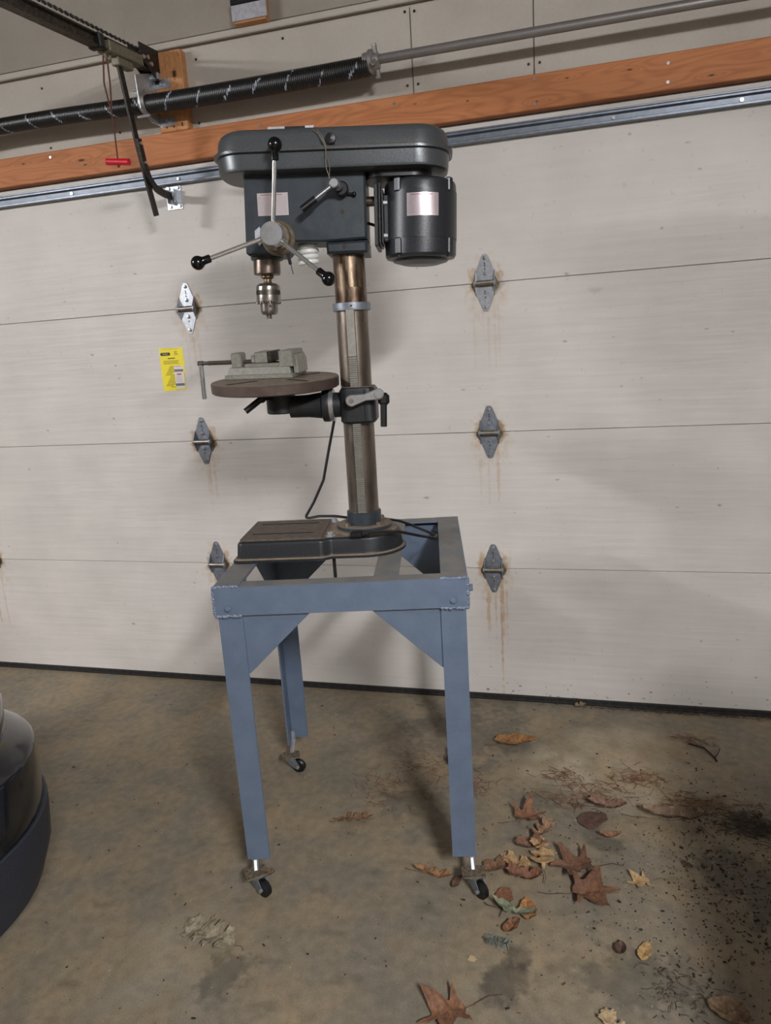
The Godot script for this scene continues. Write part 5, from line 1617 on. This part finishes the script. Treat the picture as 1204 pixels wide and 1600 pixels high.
	leaf("brown ragged leaf lying under the middle of the stand", -0.175, 0.832, 18, 0.125, oak_outline(4, 0.16, 0.85, 28), rgb8(136, 92, 58), rgb8(116, 78, 50), 0.15, 0.15, 28, 0.1)
	leaf("small dark brown leaf fragment by the edge of the right shadow", 0.79, 0.855, -40, 0.035, plain_outline(0.25, 29), rgb8(74, 56, 46), dark, 0.2, 0.3, 29, 0.0)
	leaf("curled brown leaf caught around the left front caster", -0.345, 1.115, 20, 0.06, oak_outline(2, 0.3, 0.3, 30), rgb8(140, 100, 66), rgb8(110, 76, 52), 0.7, 0.4, 30, 0.0, 0.002)
	leaf("pale crumpled leaf against the door seal right of the stand", 0.51, 0.025, 30, 0.05, oak_outline(2, 0.4, 0.6, 31), rgb8(140, 112, 84), rgb8(112, 88, 66), 0.6, 0.3, 31, 0.0, 0.006)
	# pine needle mats
	needles("small knot of brown pine needles left of the larger mats", 0.44, 0.49, 10, 0.08, 0.05, 46, rgb8(120, 78, 48), 51)
	needles("arched mat of orange brown pine needles in the middle right", 0.535, 0.565, -12, 0.18, 0.10, 130, rgb8(132, 88, 52), 52)
	needles("mat of brown pine needles nearer the door", 0.69, 0.465, 8, 0.15, 0.09, 120, rgb8(126, 80, 46), 53)
	needles("mat of orange brown pine needles at the edge of the shadow", 0.85, 0.575, 5, 0.17, 0.09, 150, rgb8(136, 90, 50), 54)
	needles("thin brown needle cluster beside the twig", 0.90, 0.205, -20, 0.12, 0.05, 60, rgb8(118, 76, 50), 55)
	needles("dark matted clump of needles and dirt in the right shadow", 0.985, 0.655, 0, 0.24, 0.13, 380, rgb8(54, 40, 31), 56, 0.6)
	needles("thin scatter of reddish needles under the stand", 0.02, 0.52, 15, 0.30, 0.22, 120, rgb8(140, 96, 58), 57)
	needles("small needle scatter between the stand's back legs", -0.10, 0.66, -10, 0.22, 0.12, 90, rgb8(128, 90, 56), 58)
	needles("reddish needle tuft under the stand near its right back leg", 0.17, 0.60, 30, 0.10, 0.08, 60, rgb8(124, 74, 44), 59)
	needles("strand of brown needles left of the curled pinkish leaf", 0.47, 0.635, -8, 0.15, 0.04, 50, rgb8(120, 82, 50), 60)
	needles("dark crumbs and needles in the lower right corner", 0.72, 1.27, 0, 0.14, 0.12, 120, rgb8(70, 52, 40), 61, 0.4)
	needles("dried needles and dirt gathered along the door seal", 0.85, 0.014, 0, 0.62, 0.016, 240, rgb8(60, 44, 34), 62, 0.7)
	# twig
	var tw := MB.new().solid(tube(curve([Vector3(-0.045, 0.006, -0.05), Vector3(0.0, 0.012, -0.02), Vector3(0.025, 0.008, 0.03), Vector3(0.03, 0.004, 0.045)], 0.006), 0.003, 7), Transform3D(), 50.0)
	tw.solid(tube(curve([Vector3(0.026, 0.008, 0.032), Vector3(0.04, 0.016, 0.01), Vector3(0.048, 0.022, -0.01)], 0.006), 0.0022, 7, 0.0012), Transform3D(), 50.0)
	tag(put("twig", tw, std(rgb8(34, 26, 20), 0.8), self, at(0.925, 0, 0.285)), "dark forked twig on the floor near the door", "twig")
	# sprig of blue-green spruce
	var sp := thing("spruce_sprig", "short grey green spruce sprig lying in front of the small leaf clump", "sprig", Vector3(0.31, 0, 1.215), deg_to_rad(-8))
	put("stem", MB.new().solid(rod(Vector3(-0.03, 0.008, 0), Vector3(0.028, 0.008, 0), 0.0018, 8), Transform3D(), 40.0, lin(rgb8(96, 80, 60))), M.needle, sp)
	var nd := MB.new()
	for i in 130:
		var p := Vector3(rng.randf_range(-0.028, 0.03), 0.008, 0)
		var a := rng.randf_range(0, TAU)
		var e := p + Vector3(0.007, 0.011 * cos(a), 0.013 * sin(a))
		e.y = maxf(e.y, 0.001)
		nd.solid(tube(PackedVector3Array([p, p.lerp(e, 0.5), e]), 0.0009, 3), Transform3D(), 0.0, lin(rgb8(132, 142, 132).darkened(rng.randf_range(0, 0.3))))
	tag(put("needle", nd, M.needle, sp), "", "", "", "stuff")
	# pale wood chip
	var chip := MB.new().solid(prism(PackedVector2Array([Vector2(-0.010, -0.006), Vector2(0.004, -0.009), Vector2(0.011, 0.0), Vector2(0.004, 0.008), Vector2(-0.007, 0.007)]), 0.003, 0.0006), Transform3D(Basis(Vector3.RIGHT, Vector3.FORWARD, Vector3.UP), Vector3(0, 0.0016, 0)))
	tag(put("wood_chip", chip, std(rgb8(176, 156, 120), 0.8), self, at(0.262, 0, 1.272)), "pale round wood chip on the floor left of the dark stain", "wood chip")
	# crumbs, flakes and soil nobody could count
	var cr := MB.new()
	var pal := [rgb8(176, 150, 116), rgb8(190, 172, 140), rgb8(120, 84, 54), rgb8(60, 46, 36), rgb8(44, 36, 30), rgb8(134, 96, 60)]
	for i in 2600:
		var x := 0.0
		var z := 0.0
		var ci := 0
		if i < 520:
			x = rng.randf_range(-1.3, 0.95)
			z = rng.randf_range(0.05, 1.6)
			ci = rng.randi_range(0, 5)
		elif i < 1150:
			x = rng.randfn(0.55, 0.22)
			z = rng.randfn(0.85, 0.28)
			ci = rng.randi_range(1, 5)
		elif i < 1300:
			x = rng.randfn(0.02, 0.16)
			z = rng.randfn(0.55, 0.14)
			ci = rng.randi_range(0, 2)
		else:
			x = rng.randfn(0.92, 0.13)
			z = rng.randfn(0.95, 0.24)
			ci = rng.randi_range(2, 4) if rng.randf() < 0.92 else 1
		if z < 0.02:
			z = 0.03
		var big := 1.0 if i < 1300 else 1.2
		var s := Vector3(rng.randf_range(0.0012, 0.0055), rng.randf_range(0.0005, 0.0014), rng.randf_range(0.0009, 0.0026)) * big * (1.0 if rng.randf() < 0.85 else 1.8)
		cr.solid(box(s), Transform3D(Basis(Vector3.UP, rng.randf_range(0, TAU)), Vector3(x, s.y * 0.5 + 0.0004, z)), 0.0, lin(pal[ci].darkened(rng.randf_range(0, 0.3))))
	tag(put("floor_debris", cr, M.needle), "small wood chips, leaf crumbs and soil scattered over the concrete", "debris", "", "stuff")
